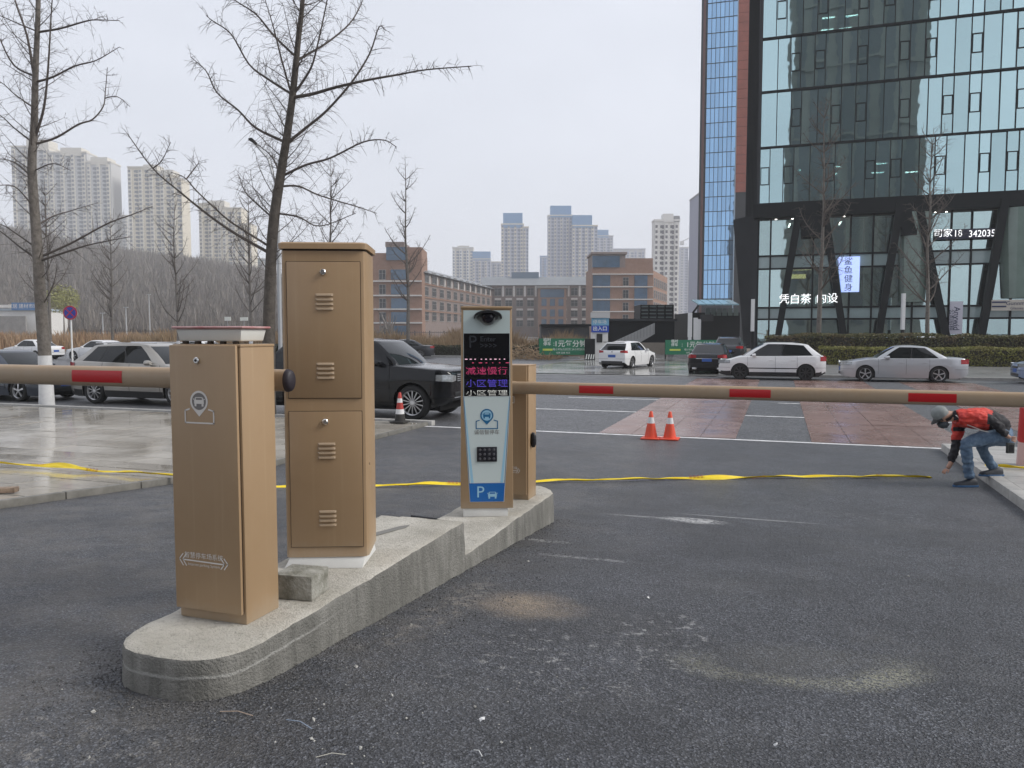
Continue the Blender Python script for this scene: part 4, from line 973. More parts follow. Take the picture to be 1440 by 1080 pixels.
be = [(0,1),(1,2),(2,3),(3,4),(4,5),(5,6),(2,7),(7,8),(8,9),(9,10),(2,11),(11,12),(12,13),(13,14)]
skin_mesh('body', M_skin, man, body, be)
def fingers(root, dirs, r0):
    vs, es = [], []
    for d in dirs:
        i = len(vs); p = Vector(root)
        for k, q in enumerate(d): p = p+Vector(q); vs.append((*p, r0*(1-.12*k)))
        es += [(i+j, i+j+1) for j in range(len(d)-1)]
    return vs, es
for rt, dirs in ((mp_(1338,661,0), [[(0,-.03+.02*j,0), (-.030,0,-.018), (-.016,0,-.024), (.004,0,-.02)] for j in range(4)]+[[(0,-.035,.0), (-.012,-.016,-.022), (-.014,.0,-.018)]]),
                 (mp_(1426,617,-.22), [[(0,-.01,.02-.016*j), (.032,-.008,-.002), (.026,.004,-.004), (.014,.012,-.003)] for j in range(4)]+[[(0,-.02,-.02), (.018,-.02,-.014), (.014,.0,-.012)]])):
    for d in dirs:
        vs, es = fingers(rt, [d], .0095); skin_mesh('finger', M_skin, man, vs, es, 1)
jk = [(*mp_(1420,607), (.165,.15)), (*mp_(1400,594), (.175,.155)), (*mp_(1380,587), (.18,.15)), (*mp_(1360,586), (.175,.13)), (*mp_(1347,586), (.09,.09)), 
      (*mp_(1352,597,.15), (.085,.085)), (*mp_(1350,612,.13), (.07,.07)), (*mp_(1349,626,.10), (.062,.062)), (*mp_(1346,640,.04), (.055,.055)), (*mp_(1343,652,0), (.043,.043)),
      (*mp_(1358,589,-.17), (.085,.085)), (*mp_(1380,587,-.235), (.075,.075)), (*mp_(1401,592,-.26), (.066,.066)), (*mp_(1413,605,-.24), (.055,.055)), (*mp_(1419,613,-.22), (.042,.042))]
je = [(0,1),(1,2),(2,3),(3,4),(3,5),(5,6),(6,7),(7,8),(8,9),(3,10),(10,11),(11,12),(12,13),(13,14)]
J = skin_mesh('jacket', M_jred, man, jk, je, 4, fold=.016); me = J.data; me.materials.append(M_jblk); me.materials.append(mat('white piping', (.6,.55,.52), .6))
for p in me.polygons:
    c = p.center; q_ = 1/(1+c.y/PY); px = 720+(c.x+6.10)*k_*q_; py = 468-(c.z-.44-HC)*k_*q_
    blk = (px > 1398 + (py-585)*-.2) or (c.y < -.16 and px > 1392) or (py > 619 and px < 1362) or (px < 1362 and py > 601 and c.y > .02 and px > 1344 and py < 607) or (px < 1385 and py > 602+(px-1345)*.18 and py < 612 and c.y < .05)
    p.material_index = 1 if blk else 0
lg = [(*mp_(1416,609), (.15,.13)), (*mp_(1410,614,-.11), (.105,.10)), (*mp_(1384,617,-.14), (.098,.095)), (*mp_(1363,624,-.14), (.080,.082)), (*mp_(1365,642,-.13), (.070,.07)), (*mp_(1368,662,-.12), (.064,.064)), (*mp_(1370,676,-.12), (.060,.062)),
      (*mp_(1412,614,.10), (.10,.10)), (*mp_(1383,627,.12), (.085,.085)), (*mp_(1392,642,.10), (.070,.070)), (*mp_(1402,656,.06), (.060,.060)), (*mp_(1405,663,.04), (.056,.058))]
le = [(0,1),(1,2),(2,3),(3,4),(4,5),(5,6),(0,7),(7,8),(8,9),(9,10),(10,11)]
skin_mesh('jeans', M_denim, man, lg, le, 3, fold=.013)
def shoe(px, py, dy, dirx, lift=0.0):
    x, y, z = mp_(px, py, dy); g_ = empty('shoe', (x, y, z)); g_.parent = man; b = MB(); rings = []
    for u, hw, hh in ((-.10,.030,.075), (-.06,.042,.095), (0,.045,.085), (.07,.048,.058), (.13,.046,.045), (.175,.032,.034), (.19,.012,.022)):
        rings.append([(dirx*u, hw*math.cos(math.pi*j/8)*(1.0), .022+hh*math.sin(math.pi*j/8)**.8) for j in range(9)])
    b.loops(rings).build('shoe_upper', M_shoe, g_, smooth=60); b = MB()
    b.prism([(dirx*u, v, 0) for u, v in ((-.115,-.03),(-.06,-.045),(.07,-.052),(.15,-.045),(.20,-.012),(.20,.012),(.15,.045),(.07,.052),(-.06,.045),(-.115,.03))], (0,0,.026)).build('shoe_sole', M_sole, g_, bevel=.005)
    return g_
shoe(1369, 686.5, -.12, -1); shoe(1405, 671, .03, -1)
cp_ = empty('cap', mp_(1325.5, 583)); cp_.parent = man; cp_.rotation_euler = (0, R(-38), 0)
MB().lathe([(.098,-.015),(.100,.02),(.092,.06),(.066,.092),(.03,.105),(.001,.107)], 24).build('cap_crown', M_cap, cp_, smooth=60)
b = MB(); rings = []
for u in range(9):
    a = R(120+u*15); rings.append([(.095*math.cos(a), .095*math.sin(a), -.012), (.095*math.cos(a)-.075*math.sin(math.pi*u/8), .092*math.sin(a), -.030-.0*u), (.095*math.cos(a)-.075*math.sin(math.pi*u/8), .092*math.sin(a), -.036), (.095*math.cos(a), .095*math.sin(a), -.020)])
b.loops(rings).build('cap_brim', mat('dark brim cloth', (.03,.03,.03), .8), cp_, smooth=50)
b = MB().lathe([(.001,-.06),(.05,-.045),(.074,0),(.05,.045),(.001,.06)], 16).build('face_mask', M_mask, man, smooth=60); b.location = mp_(1329.5, 597); b.scale = (.95, 1.1, .95)
for sg in (-1, 1):
    e_ = MB().lathe([(.001,-.012),(.022,-.006),(.026,0),(.022,.006),(.001,.012)], 12, 'Y').build('ear', M_skin, man, smooth=60); x, y, z = mp_(1337.5, 589); e_.location = (x, sg*.082, z); e_.scale = (.8, 1, 1.3)
    e_ = MB().lathe([(.001,-.004),(.012,0),(.001,.004)], 10, 'Y').build('eye', M_black, man, smooth=60); x, y, z = mp_(1325.5, 590.5); e_.location = (x, sg*.058, z)
hb = MB().lathe([(.088,-.07),(.094,-.03),(.096,0)], 20).build('hair', mat('black hair', (.012,.011,.01), .7), man, smooth=60); hb.location = mp_(1333.5, 584.5); hb.rotation_euler = (0, R(-38), 0); hb.scale = (.95, 1, .6)
MB().prism([(*mp_(1343,581,-.06),), (*mp_(1347,577,-.06),), (*mp_(1353,590,-.14),), (*mp_(1345,592,-.10),)], (0,.03,0)).build('collar', M_jblk, man, bevel=.008)
b = MB(); b.tube([mp_(1347,584,-.155), mp_(1362,597,-.185), mp_(1385,606,-.18), mp_(1406,611,-.16)], .006, 6).build('jacket_piping', MATS['white piping'], man, smooth=50)
ph = empty('phone', tuple(cw(*(Vector((6.10, PY)) + Vector((mp_(1426,627,-.24)[0], -.24))), mp_(1426,627)[2]-.44)), YAW, 'small dark box held in the crouching man\'s rear hand', 'phone')
MB().box(-.045,.045,-.02,.02,-.065,.065).build('phone_body', mat('dark olive plastic', (.045,.05,.045), .5), ph, bevel=.006)
MB().box(-.03,.03,-.0225,-.0205,-.045,.045).build('phone_screen', mat('black display glass', ()), ph)

# ================================================================== bare street trees
M_barkA = mat('grey bark', (.10,.088,.076), .9, c2=(.20,.18,.16), vscale=9, bump=.8, bscale=28)
M_barkB = mat('dark bark', (.055,.047,.04), .9, c2=(.115,.10,.085), vscale=9, bump=.8, bscale=28)
M_twig = mat('dark twigs', (.072,.060,.054), .85, c2=(.11,.092,.082), vscale=2); M_twigB = mat('brown twigs', (.10,.082,.07), .85)
M_lime = mat('white lime wash', (.66,.66,.66), .8, var=.1, vscale=8)
def cat_pts(P, n=5):
    out_ = []; P = [Vector(p) for p in P]; Q = [P[0]*2-P[1]] + P + [P[-1]*2-P[-2]]
    for i in range(1, len(Q)-2):
        for k in range(n):
            t = k/n; a, b, c, d = Q[i-1], Q[i], Q[i+1], Q[i+2]
            out_.append(.5*((2*b)+(c-a)*t+(2*a-5*b+4*c-d)*t*t+(3*b-a-3*c+d)*t**3))
    out_.append(P[-1]); return out_
def twigs(b, path, rg, step, lo, hi, r0, droop, sub=.5, start=.12, curl=.5):
    acc = 0; L_ = sum((path[k+1]-path[k]).length for k in range(len(path)-1)); run = 0
    for k in range(len(path)-1):
        seg = path[k+1]-path[k]; sl = seg.length
        if sl < 1e-5: continue
        d = seg.normalized(); run += sl; acc += sl
        while acc > step:
            acc -= step
            if run/L_ < start: continue
            p = path[k]+seg*rg.random(); o = d.orthogonal().normalized(); o = Matrix.Rotation(rg.uniform(0, 6.283), 3, d) @ o
            v = (o*1.0+d*rg.uniform(.1, .9)+Vector((0,0,rg.uniform(-.3,.5)))).normalized(); l = rg.uniform(lo, hi)*(1-.45*run/L_); pts = [p]; q = p.copy(); n_ = 4
            ax_ = Vector((rg.gauss(0,1), rg.gauss(0,1), rg.gauss(0,.4)))
            for j in range(n_):
                v = (v+Vector((0,0,-droop))*(.35+.2*j)+ax_*.10*curl).normalized(); q = q+v*l/n_; pts.append(q.copy())
            b.tube(pts, [r0, r0*.85, r0*.7, r0*.55, r0*.35], 3, caps=False)
            if rg.random() < sub:
                for _ in range(rg.choice((1, 2, 3))):
                    m = rg.randint(1, 3); w = (Vector((rg.gauss(0,1), rg.gauss(0,1), rg.gauss(0,1)))+v*.7).normalized()*l*rg.uniform(.2, .45)
                    b.tube([pts[m], pts[m]+w*.5+Vector((0,0,.01)), pts[m]+w], [r0*.6, r0*.5, r0*.35], 3, caps=False)
def hero_tree(label, Y, trunk, limbs, seed, bark, r_base, droop, density, wash, base_y):
    rg = random.Random(seed); base = at(trunk[-1][0], base_y, Y); zb = base.z
    r = empty('bare_tree', (base.x, base.y, zb), 0, label, 'tree', 'bare street trees')
    P = [at(px, py, Y) for px, py in trunk][::-1]; P[0] = Vector((P[0].x, P[0].y, -.55))
    P.append(P[-1]+(P[-1]-P[-2])*1.6+Vector((0,0,1.5)))
    path = cat_pts(P, 6); n = len(path); off = Vector((base.x, base.y, zb)); path = [p-off for p in path]
    rad = [r_base*(1-.78*k/(n-1))*(1+.10*max(0, 1-k/3.5)**2) for k in range(n)]
    MB().tube(path, rad, 12).build('trunk', bark, r, smooth=60)
    if wash:
        z0 = path[0].z; wp = [p for p in path if p.z < z0+1.35]; wp = path[:max(3, len(wp)+1)]
        MB().tube(wp, [x*1.015+.002 for x in rad[:len(wp)]], 12).build('lime_wash', M_lime, r, smooth=60)
    b = MB()
    for lm in limbs:
        dy = rg.uniform(-1.5, 1.5); m = len(lm); Q = [at(px, py, Y+dy*(i/(m-1))**1.1)-off for i, (px, py) in enumerate(lm)]
        lp = cat_pts(Q, 4); L_ = sum((lp[i+1]-lp[i]).length for i in range(len(lp)-1)); r0 = min(r_base*.28, .005+.0075*L_)
        b.tube(lp, [r0*(1-.85*i/(len(lp)-1))+.004 for i in range(len(lp))], 6)
        twigs(b, lp, rg, density*.8, .2, .8, .0060, droop, .9)
    # smaller shoots off the trunk itself and from whorls turned towards and away from the viewer
    for k in range(4, n-2):
        if path[k].z < 3.2 + (0 if seed != 2 else 0): continue
        for _ in range(1):
            a = rg.choice((R(90), R(-90)))+YAW+rg.gauss(0, .8); l = rg.uniform(.6, 1.7); v = Vector((math.cos(a), math.sin(a), rg.uniform(.35,.8))); q = path[k].copy(); pts = [q.copy()]
            for j in range(6): v = (v+Vector((rg.gauss(0,.1), rg.gauss(0,.1), .08))).normalized(); q = q+v*l/6; pts.append(q.copy())
            b.tube(pts, [.014*(1-.13*j) for j in range(7)], 5, caps=False); twigs(b, pts, rg, density*1.1, .2, .7, .0042, droop, .8)
    twigs(b, path[n//3:], rg, density*.7, .25, .95, .005, droop*.6, .8)
    b.build('crown', M_twig, r, smooth=70, fix=False); return r
hero_tree('big bare tree with lime-washed foot near the left frame edge', 20.4,
  [(54,-10),(50,100),(48,180),(45,240),(52,340),(57,420),(63,500),(66,572)],
  [[(55,45),(85,40),(120,30),(135,28),(168,29)], [(52,115),(75,108),(105,93),(135,85),(168,66)], [(52,202),(80,193),(110,175),(130,168),(145,150),(148,130),(151,95)], [(147,138),(165,136),(183,150)],
   [(55,362),(100,342),(150,315),(185,302),(215,290)], [(56,367),(100,352),(131,343),(183,333)], [(54,316),(75,304),(101,296),(138,285)], [(52,44),(30,35),(0,22),(-30,10)], [(50,108),(20,92),(0,55),(-12,20)],
   [(48,152),(20,132),(0,115),(-40,100)], [(46,200),(20,180),(0,162),(-40,140)], [(52,365),(25,345),(0,325),(-40,300)], [(53,350),(25,330),(0,315),(-30,310)], [(48,108),(38,50),(21,0),(15,-40)], [(50,192),(62,150),(68,90),(72,20),(75,-20)],
   [(46,250),(20,228),(-10,222)], [(47,290),(20,262),(-10,262)], [(48,240),(75,230),(100,240)], [(60,430),(75,400),(80,375)]], 1, M_barkA, .175, .03, .085, True, 572)
hero_tree('big leaning bare tree rising behind the tall tan cabinet', 17.6,
  [(426,-10),(420,50),(412,130),(403,195),(394,250),(384,320),(380,400),(378,480),(378,588)],
  [[(418,85),(435,75),(460,60),(490,35),(506,10),(512,-10)], [(413,133),(435,100),(445,70),(460,0),(464,-30)], [(413,137),(440,132),(475,122),(520,112),(560,105),(600,98),(663,93)],
   [(404,201),(430,180),(460,155),(495,115),(520,75),(533,38),(543,43)], [(396,248),(430,232),(465,222),(510,200),(540,197),(558,207)], [(416,80),(385,50),(360,20),(330,0),(310,-20)], [(411,133),(375,110),(350,90),(325,48),(300,30),(290,22)],
   [(401,200),(360,180),(335,155),(305,130),(290,100),(268,80)], [(394,245),(382,220),(362,203)], [(381,357),(330,328),(290,300),(252,269),(215,237),(179,188)], [(381,348),(340,322),(318,307),(278,270),(260,250),(240,242)], [(409,130),(395,80),(385,40),(373,0)],
   [(424,45),(426,15),(430,-20)], [(395,262),(420,262),(450,275),(500,290),(530,300)], [(390,300),(420,305),(450,318),(500,300)], [(388,310),(365,290),(345,270),(335,245)], [(262,252),(275,235),(280,228)], [(215,237),(228,225),(240,200)]], 2, M_barkB, .155, .16, .06, False, 588)
def gen_tree(label, px, Y, top, base_z, seed, bark=None, tw=None, spread=.34, first=.22, group='bare street trees across the road', wash=True, dens=1.0, rb=None):
    rg = random.Random(seed); b0 = at(px, 468, Y); b0.z = base_z; H_ = HC+(468-top)*Y/FPX-base_z
    r = empty('bare_tree', b0, rg.uniform(0, 6), label, 'tree', group); rb = rb or H_*.0105
    path = []; x = y = 0
    for k in range(13): path.append(Vector((x, y, H_*k/12-.05))); x += rg.gauss(0, .012*H_/12*3); y += rg.gauss(0, .012*H_/12*3)
    MB().tube(path, [rb*(1-.93*k/12) for k in range(13)], 8).build('trunk', bark or M_barkA, r, smooth=60)
    if wash: MB().tube([path[0], path[0].lerp(path[1], .5), path[1]] if H_ > 12 else [path[0], path[1]], rb*1.06, 8).build('lime_wash', M_lime, r, smooth=60)
    b = MB(); z = H_*first
    while z < H_*.95:
        k = z/H_*12; i = min(11, int(k)); p = path[i].lerp(path[i+1], k-i)
        for _ in range(rg.choice((2, 3))):
            a = rg.uniform(0, 6.283); l = H_*spread*(1-.75*z/H_)*rg.uniform(.7, 1.15); v = Vector((math.cos(a), math.sin(a), .55+.3*rg.random())); q = p.copy(); pts = [q.copy()]
            for j in range(7): v = (v+Vector((rg.gauss(0,.07), rg.gauss(0,.07), .10))).normalized(); q = q+v*l/7; pts.append(q.copy())
            r1 = rb*.36*(1-.5*z/H_); b.tube(pts, [r1*(1-.8*j/7)+.004 for j in range(8)], 5, caps=False)
            twigs(b, pts, rg, .26/dens, .4, 1.3, max(.008, rb*.075), .02, .8, .2)
        z += H_*rg.uniform(.045, .075)
    twigs(b, path[4:], rg, .22/dens, .4, 1.3, max(.008, rb*.075), .02, .6)
    b.build('crown', tw or M_twigB, r, smooth=70, fix=False); return r
gen_tree('slim bare tree left of the round no-parking sign', 69, 62, 250, -.4, 11, spread=.30, first=.3)
gen_tree('bare tree between the big left tree and the hillside towers', 157, 72, 300, -.4, 12, first=.2)
gen_tree('bare tree with a forked low limb before the beige tower', 250, 70, 278, -.4, 13, first=.2)
gen_tree('bare tree just left of the big leaning tree', 353, 66, 262, -.4, 14, first=.25)
gen_tree('bare tree topping out above the tall cabinet', 462, 62, 226, -.4, 15, first=.2)
gen_tree('bare tree standing before the red brick complex', 574, 60, 222, -.4, 16, first=.28, spread=.26)
gen_tree('bare tree before the shop front with white lettering', 1152, 49.5, 150, -.40, 17, tw=M_twigB, first=.28, spread=.28, group='bare trees in the far hedge', dens=2.0)
gen_tree('bare tree in the hedge right of the lit vertical sign', 1304, 47.5, 185, -.40, 18, tw=M_twigB, first=.26, spread=.28, group='bare trees in the far hedge', dens=2.0)

# ================================================================== hedges, reeds, scrub
def leaf_mat(nm, a, b_, c=None):
    m = bpy.data.materials.new(nm); m.use_nodes = True; g = NB(m); p = m.node_tree.nodes['Principled BSDF']
    geo = g.new('ShaderNodeNewGeometry'); n1 = g.noise(geo.outputs['Position'], .8, 3); cc = g.mix(geo.outputs['Random Per Island'], a, b_)
    if c: cc = g.mix(g.ramp(n1, .45, .65, 0, .8), cc, c)
    g.l.new(cc, p.inputs['Base Color']); p.inputs['Roughness'].default_value = .65; return m
def hedge(name, label, x0, x1, y0, y1, z0, z1, m, n, seed, sz=.07, bulge=.05):
    rg = random.Random(seed); r = empty(name, ((x0+x1)/2, (y0+y1)/2, z0), 0, label, 'hedge', 'clipped hedges on the far side'); b = MB(); o = Vector(r.location); nx = max(2, int((x1-x0)/.8))
    jit = [[rg.uniform(-1, 1) for _ in range(3)] for _ in range(nx+2)]
    def bm_(u): i = int(u*nx); f = u*nx-i; a, c = jit[i], jit[min(i+1, nx)]; return [a[k]*(1-f)+c[k]*f for k in range(3)]
    for _ in range(n):
        u = rg.random(); q = bm_(u); x = x0+(x1-x0)*u; s = rg.random()
        if s < .5: p = Vector((x, y0+rg.uniform(-.04,.10)+q[0]*bulge, rg.uniform(z0, z1)+q[1]*bulge*.5))
        elif s < .92: p = Vector((x, rg.uniform(y0, y1), z1+rg.uniform(-.12,.05)+q[1]*bulge))
        else: p = Vector((x, rg.uniform(y0, y1), rg.uniform(z0, z1)))
        d = Vector((rg.gauss(0,1), rg.gauss(0,1), rg.gauss(.3,1))).normalized(); e = d.orthogonal().normalized(); e = Matrix.Rotation(rg.uniform(0,6.28), 3, d) @ e; f = d.cross(e); l = sz*rg.uniform(.6, 1.4); p = p-o
        b.quad(p-e*l, p-f*l*.5, p+e*l, p+f*l*.5)
    b.build('foliage', m, r, fix=False)
    MB().box(x0+.1-o.x, x1-.1-o.x, y0+.12-o.y, y1-.05-o.y, -.05, z1-z0-.14).build('woody_core', mat('hedge core', (.035,.03,.02), .95), r)
    return r
hedge('low_hedge', 'low clipped yellow-green hedge directly behind the silver sedan', 2.2, 22, 48.6, 50.0, -.4, .62, leaf_mat('yellow green leaves', (.13,.14,.028), (.26,.25,.055), (.17,.14,.045)), 15000, 21, .06)
hedge('tall_hedge', 'tall dull green hedge in front of the shop fronts', -.9, 26, 51.6, 53.4, -.4, 1.28, leaf_mat('dull green leaves', (.060,.066,.022), (.15,.14,.045), (.14,.085,.045)), 24000, 22, .07, .12)
hedge('low_hedge', 'dark green hedge strip at the foot of the dry reeds', -60, -15.5, 58.0, 59.0, -.45, .42, leaf_mat('dark hedge leaves', (.02,.03,.012), (.05,.055,.022)), 16000, 23, .06)
def reeds(name, label, x0, x1, y0, y1, h0, h1, m, n, seed, w=.035, zf=None):
    rg = random.Random(seed); b = MB()
    for _ in range(n):
        x, y = rg.uniform(x0, x1), rg.uniform(y0, y1); h = rg.uniform(h0, h1)*(.8+.35*math.sin(x*.9+y*.4)*math.sin(x*.37)); a = rg.uniform(0, 3.14); c, s = math.cos(a)*w, math.sin(a)*w; lx, ly = rg.gauss(0,.18)*h, rg.gauss(0,.18)*h
        b.v += [(x-c, y-s, -.5), (x+c, y+s, -.5), (x+lx*.5+c*.7, y+ly*.5+s*.7, -.5+h*.6), (x+lx, y+ly, -.5+h)]; i = len(b.v)-4; b.face((i, i+1, i+2, i+3))
    return tag(b.build(name, m, fix=False), label, 'reeds', kind='stuff')
M_reed = leaf_mat('dry reed', (.26,.17,.09), (.40,.29,.17), (.20,.13,.07)); M_reedo = leaf_mat('rust dry grass', (.24,.13,.07), (.36,.24,.13), (.18,.13,.07))
reeds('dry_reeds', 'tall dry tan reeds before the red brick complex', -62, -16.5, 59.3, 76, 1.5, 2.4, M_reed, 26000, 31, .04)
reeds('dry_grass', 'rusty dry grass belt below the wooded hillside', -150, -62, 60, 110, 1.3, 2.3, M_reedo, 30000, 32, .07)
# heaps of brushwood and rubble beside the entrance
rg = random.Random(41); b = MB()
for _ in range(900):
    x, y = rg.uniform(-20.5, -15.2), rg.uniform(52, 56.5); z = -.45+rg.random()**2*1.1*(1-abs(x+17.8)/3); d = Vector((rg.gauss(0,1), rg.gauss(0,1), rg.gauss(0,.6)))*.28
    b.tube([(x,y,z), (x+d.x,y+d.y,z+abs(d.z))], [.03,.012], 3, caps=False)
tag(b.build('brushwood', M_reed, fix=False), 'heap of dry brushwood left of the green banner', 'brushwood', kind='stuff')

# ================================================================== hillside and far ground
def ridge(px): return HC+(468-interp([(-500,300),(0,335),(165,365),(260,376),(345,388),(430,410),(520,442),(640,462),(760,467)], px))*520/FPX
def hillz(px, Y):
    u = max(0, min(1, (Y-190)/330)); return -.6+ridge(px)*(u*u*(3-2*u))**.9*(1 if Y < 520 else 1)
b = MB(); NX, NY = 70, 26; rg = random.Random(9)
for j in range(NY+1):
    Y = 185+(900-185)*(j/NY)**1.5
    for i in range(NX+1):
        px = -500+1260*i/NX; z = hillz(px, Y); b.vert(cw((px-720)/FPX*Y, Y, z+(rg.uniform(-1.2,1.2) if z > 1 else 0)))
for j in range(NY):
    for i in range(NX): a = j*(NX+1)+i; b.face((a, a+1, a+NX+2, a+NX+1))
hill = b.build('hill', mat('scrubby slope', (.14,.125,.115), .95, c2=(.20,.18,.16), vscale=.02), smooth=80); tag(hill, 'long grey-brown hillside below the left towers', kind='structure')
b = MB(); rg = random.Random(10)
for _ in range(13000):
    Y = 190+340*rg.random()**.8; px = rg.uniform(-60, 560); z = hillz(px, Y)
    if px > 520 and Y > 200: continue
    p = cw((px-720)/FPX*Y, Y, z-.3); h = rg.uniform(3.5, 8)*(1 if rg.random() > .15 else 1.4)
    for _ in range(5):
        a = rg.uniform(0, 6.28); s = rg.uniform(.08, .42)*h; tip = p+Vector((math.cos(a)*s, math.sin(a)*s, h*rg.uniform(.6, 1))); w = Vector((math.sin(a+1), math.cos(a+1), 0))*.22; mid = p.lerp(tip, .45)+Vector((0,0,h*.1))
        i = len(b.v); b.v += [tuple(p), tuple(mid-w), tuple(tip), tuple(mid+w)]; b.face((i, i+1, i+2, i+3))
tag(b.build('bare_woods', leaf_mat('bare wood haze', (.12,.10,.09), (.20,.175,.155), (.15,.13,.10)), fix=False), 'grey leafless scrub wood covering the hillside', 'woods', kind='stuff')
r = empty('budding_tree', at(90, 468, 150), 0, 'small yellow-green budding tree at the foot of the hill', 'tree'); r.location.z = -.5
rg = random.Random(4); MB().tube([(0,0,0),(.1,0,3),(0,.1,6)], [.2,.14,.06], 6).build('trunk', M_barkA, r); b = MB()
for _ in range(1600):
    d = Vector((rg.gauss(0,1), rg.gauss(0,1), rg.gauss(0,.8))); d = d.normalized()*rg.random()**.4*3.0; p = Vector((0,0,8.4))+d; e = Vector((rg.gauss(0,1), rg.gauss(0,1), rg.gauss(0,1))).normalized()*.2; f = e.orthogonal().normalized()*.12; b.quad(p-e, p-f, p+e, p+f)
b.build('crown', leaf_mat('spring buds', (.22,.22,.06), (.32,.32,.12)), r, fix=False)
def fence(label, P0, P1, n, h, m):
    r = empty('iron_fence', P0, math.atan2(P1.y-P0.y, P1.x-P0.x), label, 'fence'); L_ = (P1-P0).length
    for k in range(n+1): MB().box(L_*k/n-.07, L_*k/n+.07, -.07, .07, 0, h).build('post', m, r)
    for z in (h*.35, h*.85): MB().box(0, L_, -.03, .03, z, z+.08).build('rail', m, r)
    b = MB(); k = 0
    while k < L_: b.box(k-.02, k+.02, -.02, .02, .1, h*.97); k += .45
    tag(b.build('pickets', m, r), kind='stuff'); return r
M_iron = mat('dark iron', (.03,.03,.035), .6)
fence('dark iron fence along the foot of the hillside', cw(-74, 135, -.5), cw(-38, 135, -.5), 14, 2.6, M_iron)
fence('dark iron fence before the red brick complex', cw(-25, 120, -.5), cw(-5, 140, -.5), 9, 2.3, M_iron)
M_post = mat('pale grey pole', (.42,.43,.44), .5, .4)
for i, (px, Y, tp_, lb) in enumerate(((145, 140, 441, 'thin pale lamp post at the hill foot, left of two'), (178, 140, 433, 'thin pale lamp post at the hill foot, right of two'), (211, 170, 415, 'tall thin pale mast at the hill foot'))):
    r = empty('lamp_post', at(px, 468, Y), 0, lb, 'lamp post', 'thin poles at the hill foot'); r.location.z = -.5; h = HC+(468-tp_)*Y/FPX+.5
    MB().tube([(0,0,0),(0,0,h)], [.16,.09], 8).build('pole', M_post, r); MB().box(-.5,.5,-.12,.12,h,h+.15).build('lamp_head', M_post, r)

# ================================================================== buildings
M_brick = mat('red brown facing brick', (.235,.135,.095), .85, c2=(.30,.185,.135), vscale=.9, detail=8); M_brickg = mat('grey brown facing', (.21,.165,.15), .85, var=.12, vscale=.8)
M_bwin = mat('dark window glass', (.022,.028,.034), .2, spec=.4); M_bglass = mat('blue bay glass', (.045,.10,.17), .15, spec=.7, var=.25, vscale=.4); M_band = mat('white string course', (.62,.60,.58), .7); M_roof = mat('slate grey roof', (.22,.235,.25), .6, var=.1, vscale=.3)
M_frame = mat('window frame', (.28,.27,.26), .6)
def win_mesh(w, h, m=None, bars=1):
    b = MB(); b.box(-w/2, w/2, -.10, 0, 0, h); b.mi = 1; b.box(-w/2-.08, w/2+.08, -.13, 0, h, h+.12); b.box(-w/2-.08, w/2+.08, -.20, 0, -.15, 0)
    for k in range(bars+2): x = -w/2+w*k/(bars+1); b.box(x-.05, x+.05, -.15, -.0, 0, h)
    b.box(-w/2, w/2, -.14, 0, h*.62, h*.62+.07)
    o = b.build('window', [m or M_bwin, M_frame]); me = o.data; bpy.data.objects.remove(o); return me
brick = empty('brick_complex', tuple(cw(-10, 240, -.5)), YAW, 'long red brick building complex with slate roofs and blue glass bays', 'building')
def wing(P0, P1, zt, depth, m, name='wing'):       # camera-frame foot points of the visible wall
    o = empty(name, (0,0,0)); o.parent = brick; v = Vector((P1[0]-P0[0], P1[1]-P0[1])); o.location = (P0[0]+10, P0[1]-240, 0); o.rotation_euler = (0, 0, math.atan2(v.y, v.x)); L_ = v.length
    MB().box(0, L_, 0, depth, 0, zt).build('wall', m, o); return o, L_
def zpx(y, Y): return HC+(468-y)*Y/FPX+.5
# left block
Y = 205; fx = lambda px: (px-720)/FPX*Y
o, L_ = wing((fx(505), Y), (fx(594), Y), zpx(357, Y), 14, M_brick, 'stair_block'); X0 = fx(505); lx = lambda px: fx(px)-X0
MB().box(lx(546), lx(594), -.02, 13, zpx(357, Y)+.01, zpx(349, Y)).build('upper_wall', M_brick, o); MB().box(lx(544), lx(570), -.6, 12, zpx(349, Y), zpx(342, Y)).build('roof_slab', M_brickg, o)
MB().box(lx(545), lx(573), -.5, -.03, zpx(367, Y), zpx(348.5, Y)).build('glass_bay', M_bglass, o)
lv = [366, 376, 397, 417, 436, 455, 474]; wm = win_mesh(1.7, 2.4)
for a in (397, 417, 436, 455): MB().box(lx(505), lx(594), -.55, -.01, zpx(a, Y), zpx(a, Y)+.35).build('string_course', M_band, o)
for a in (380, 400.5, 420, 439, 458):
    MB().box(lx(551), lx(575), -.35, -.02, zpx(a+14, Y), zpx(a, Y)).build('glass_bay', M_bglass, o)
    for k in range(1, 4): pass
    inst('window', wm, o, (lx(539), -.01, zpx(a+13.5, Y)))
    inst('window', wm, o, (lx(520), -.01, zpx(a+13.5, Y)))
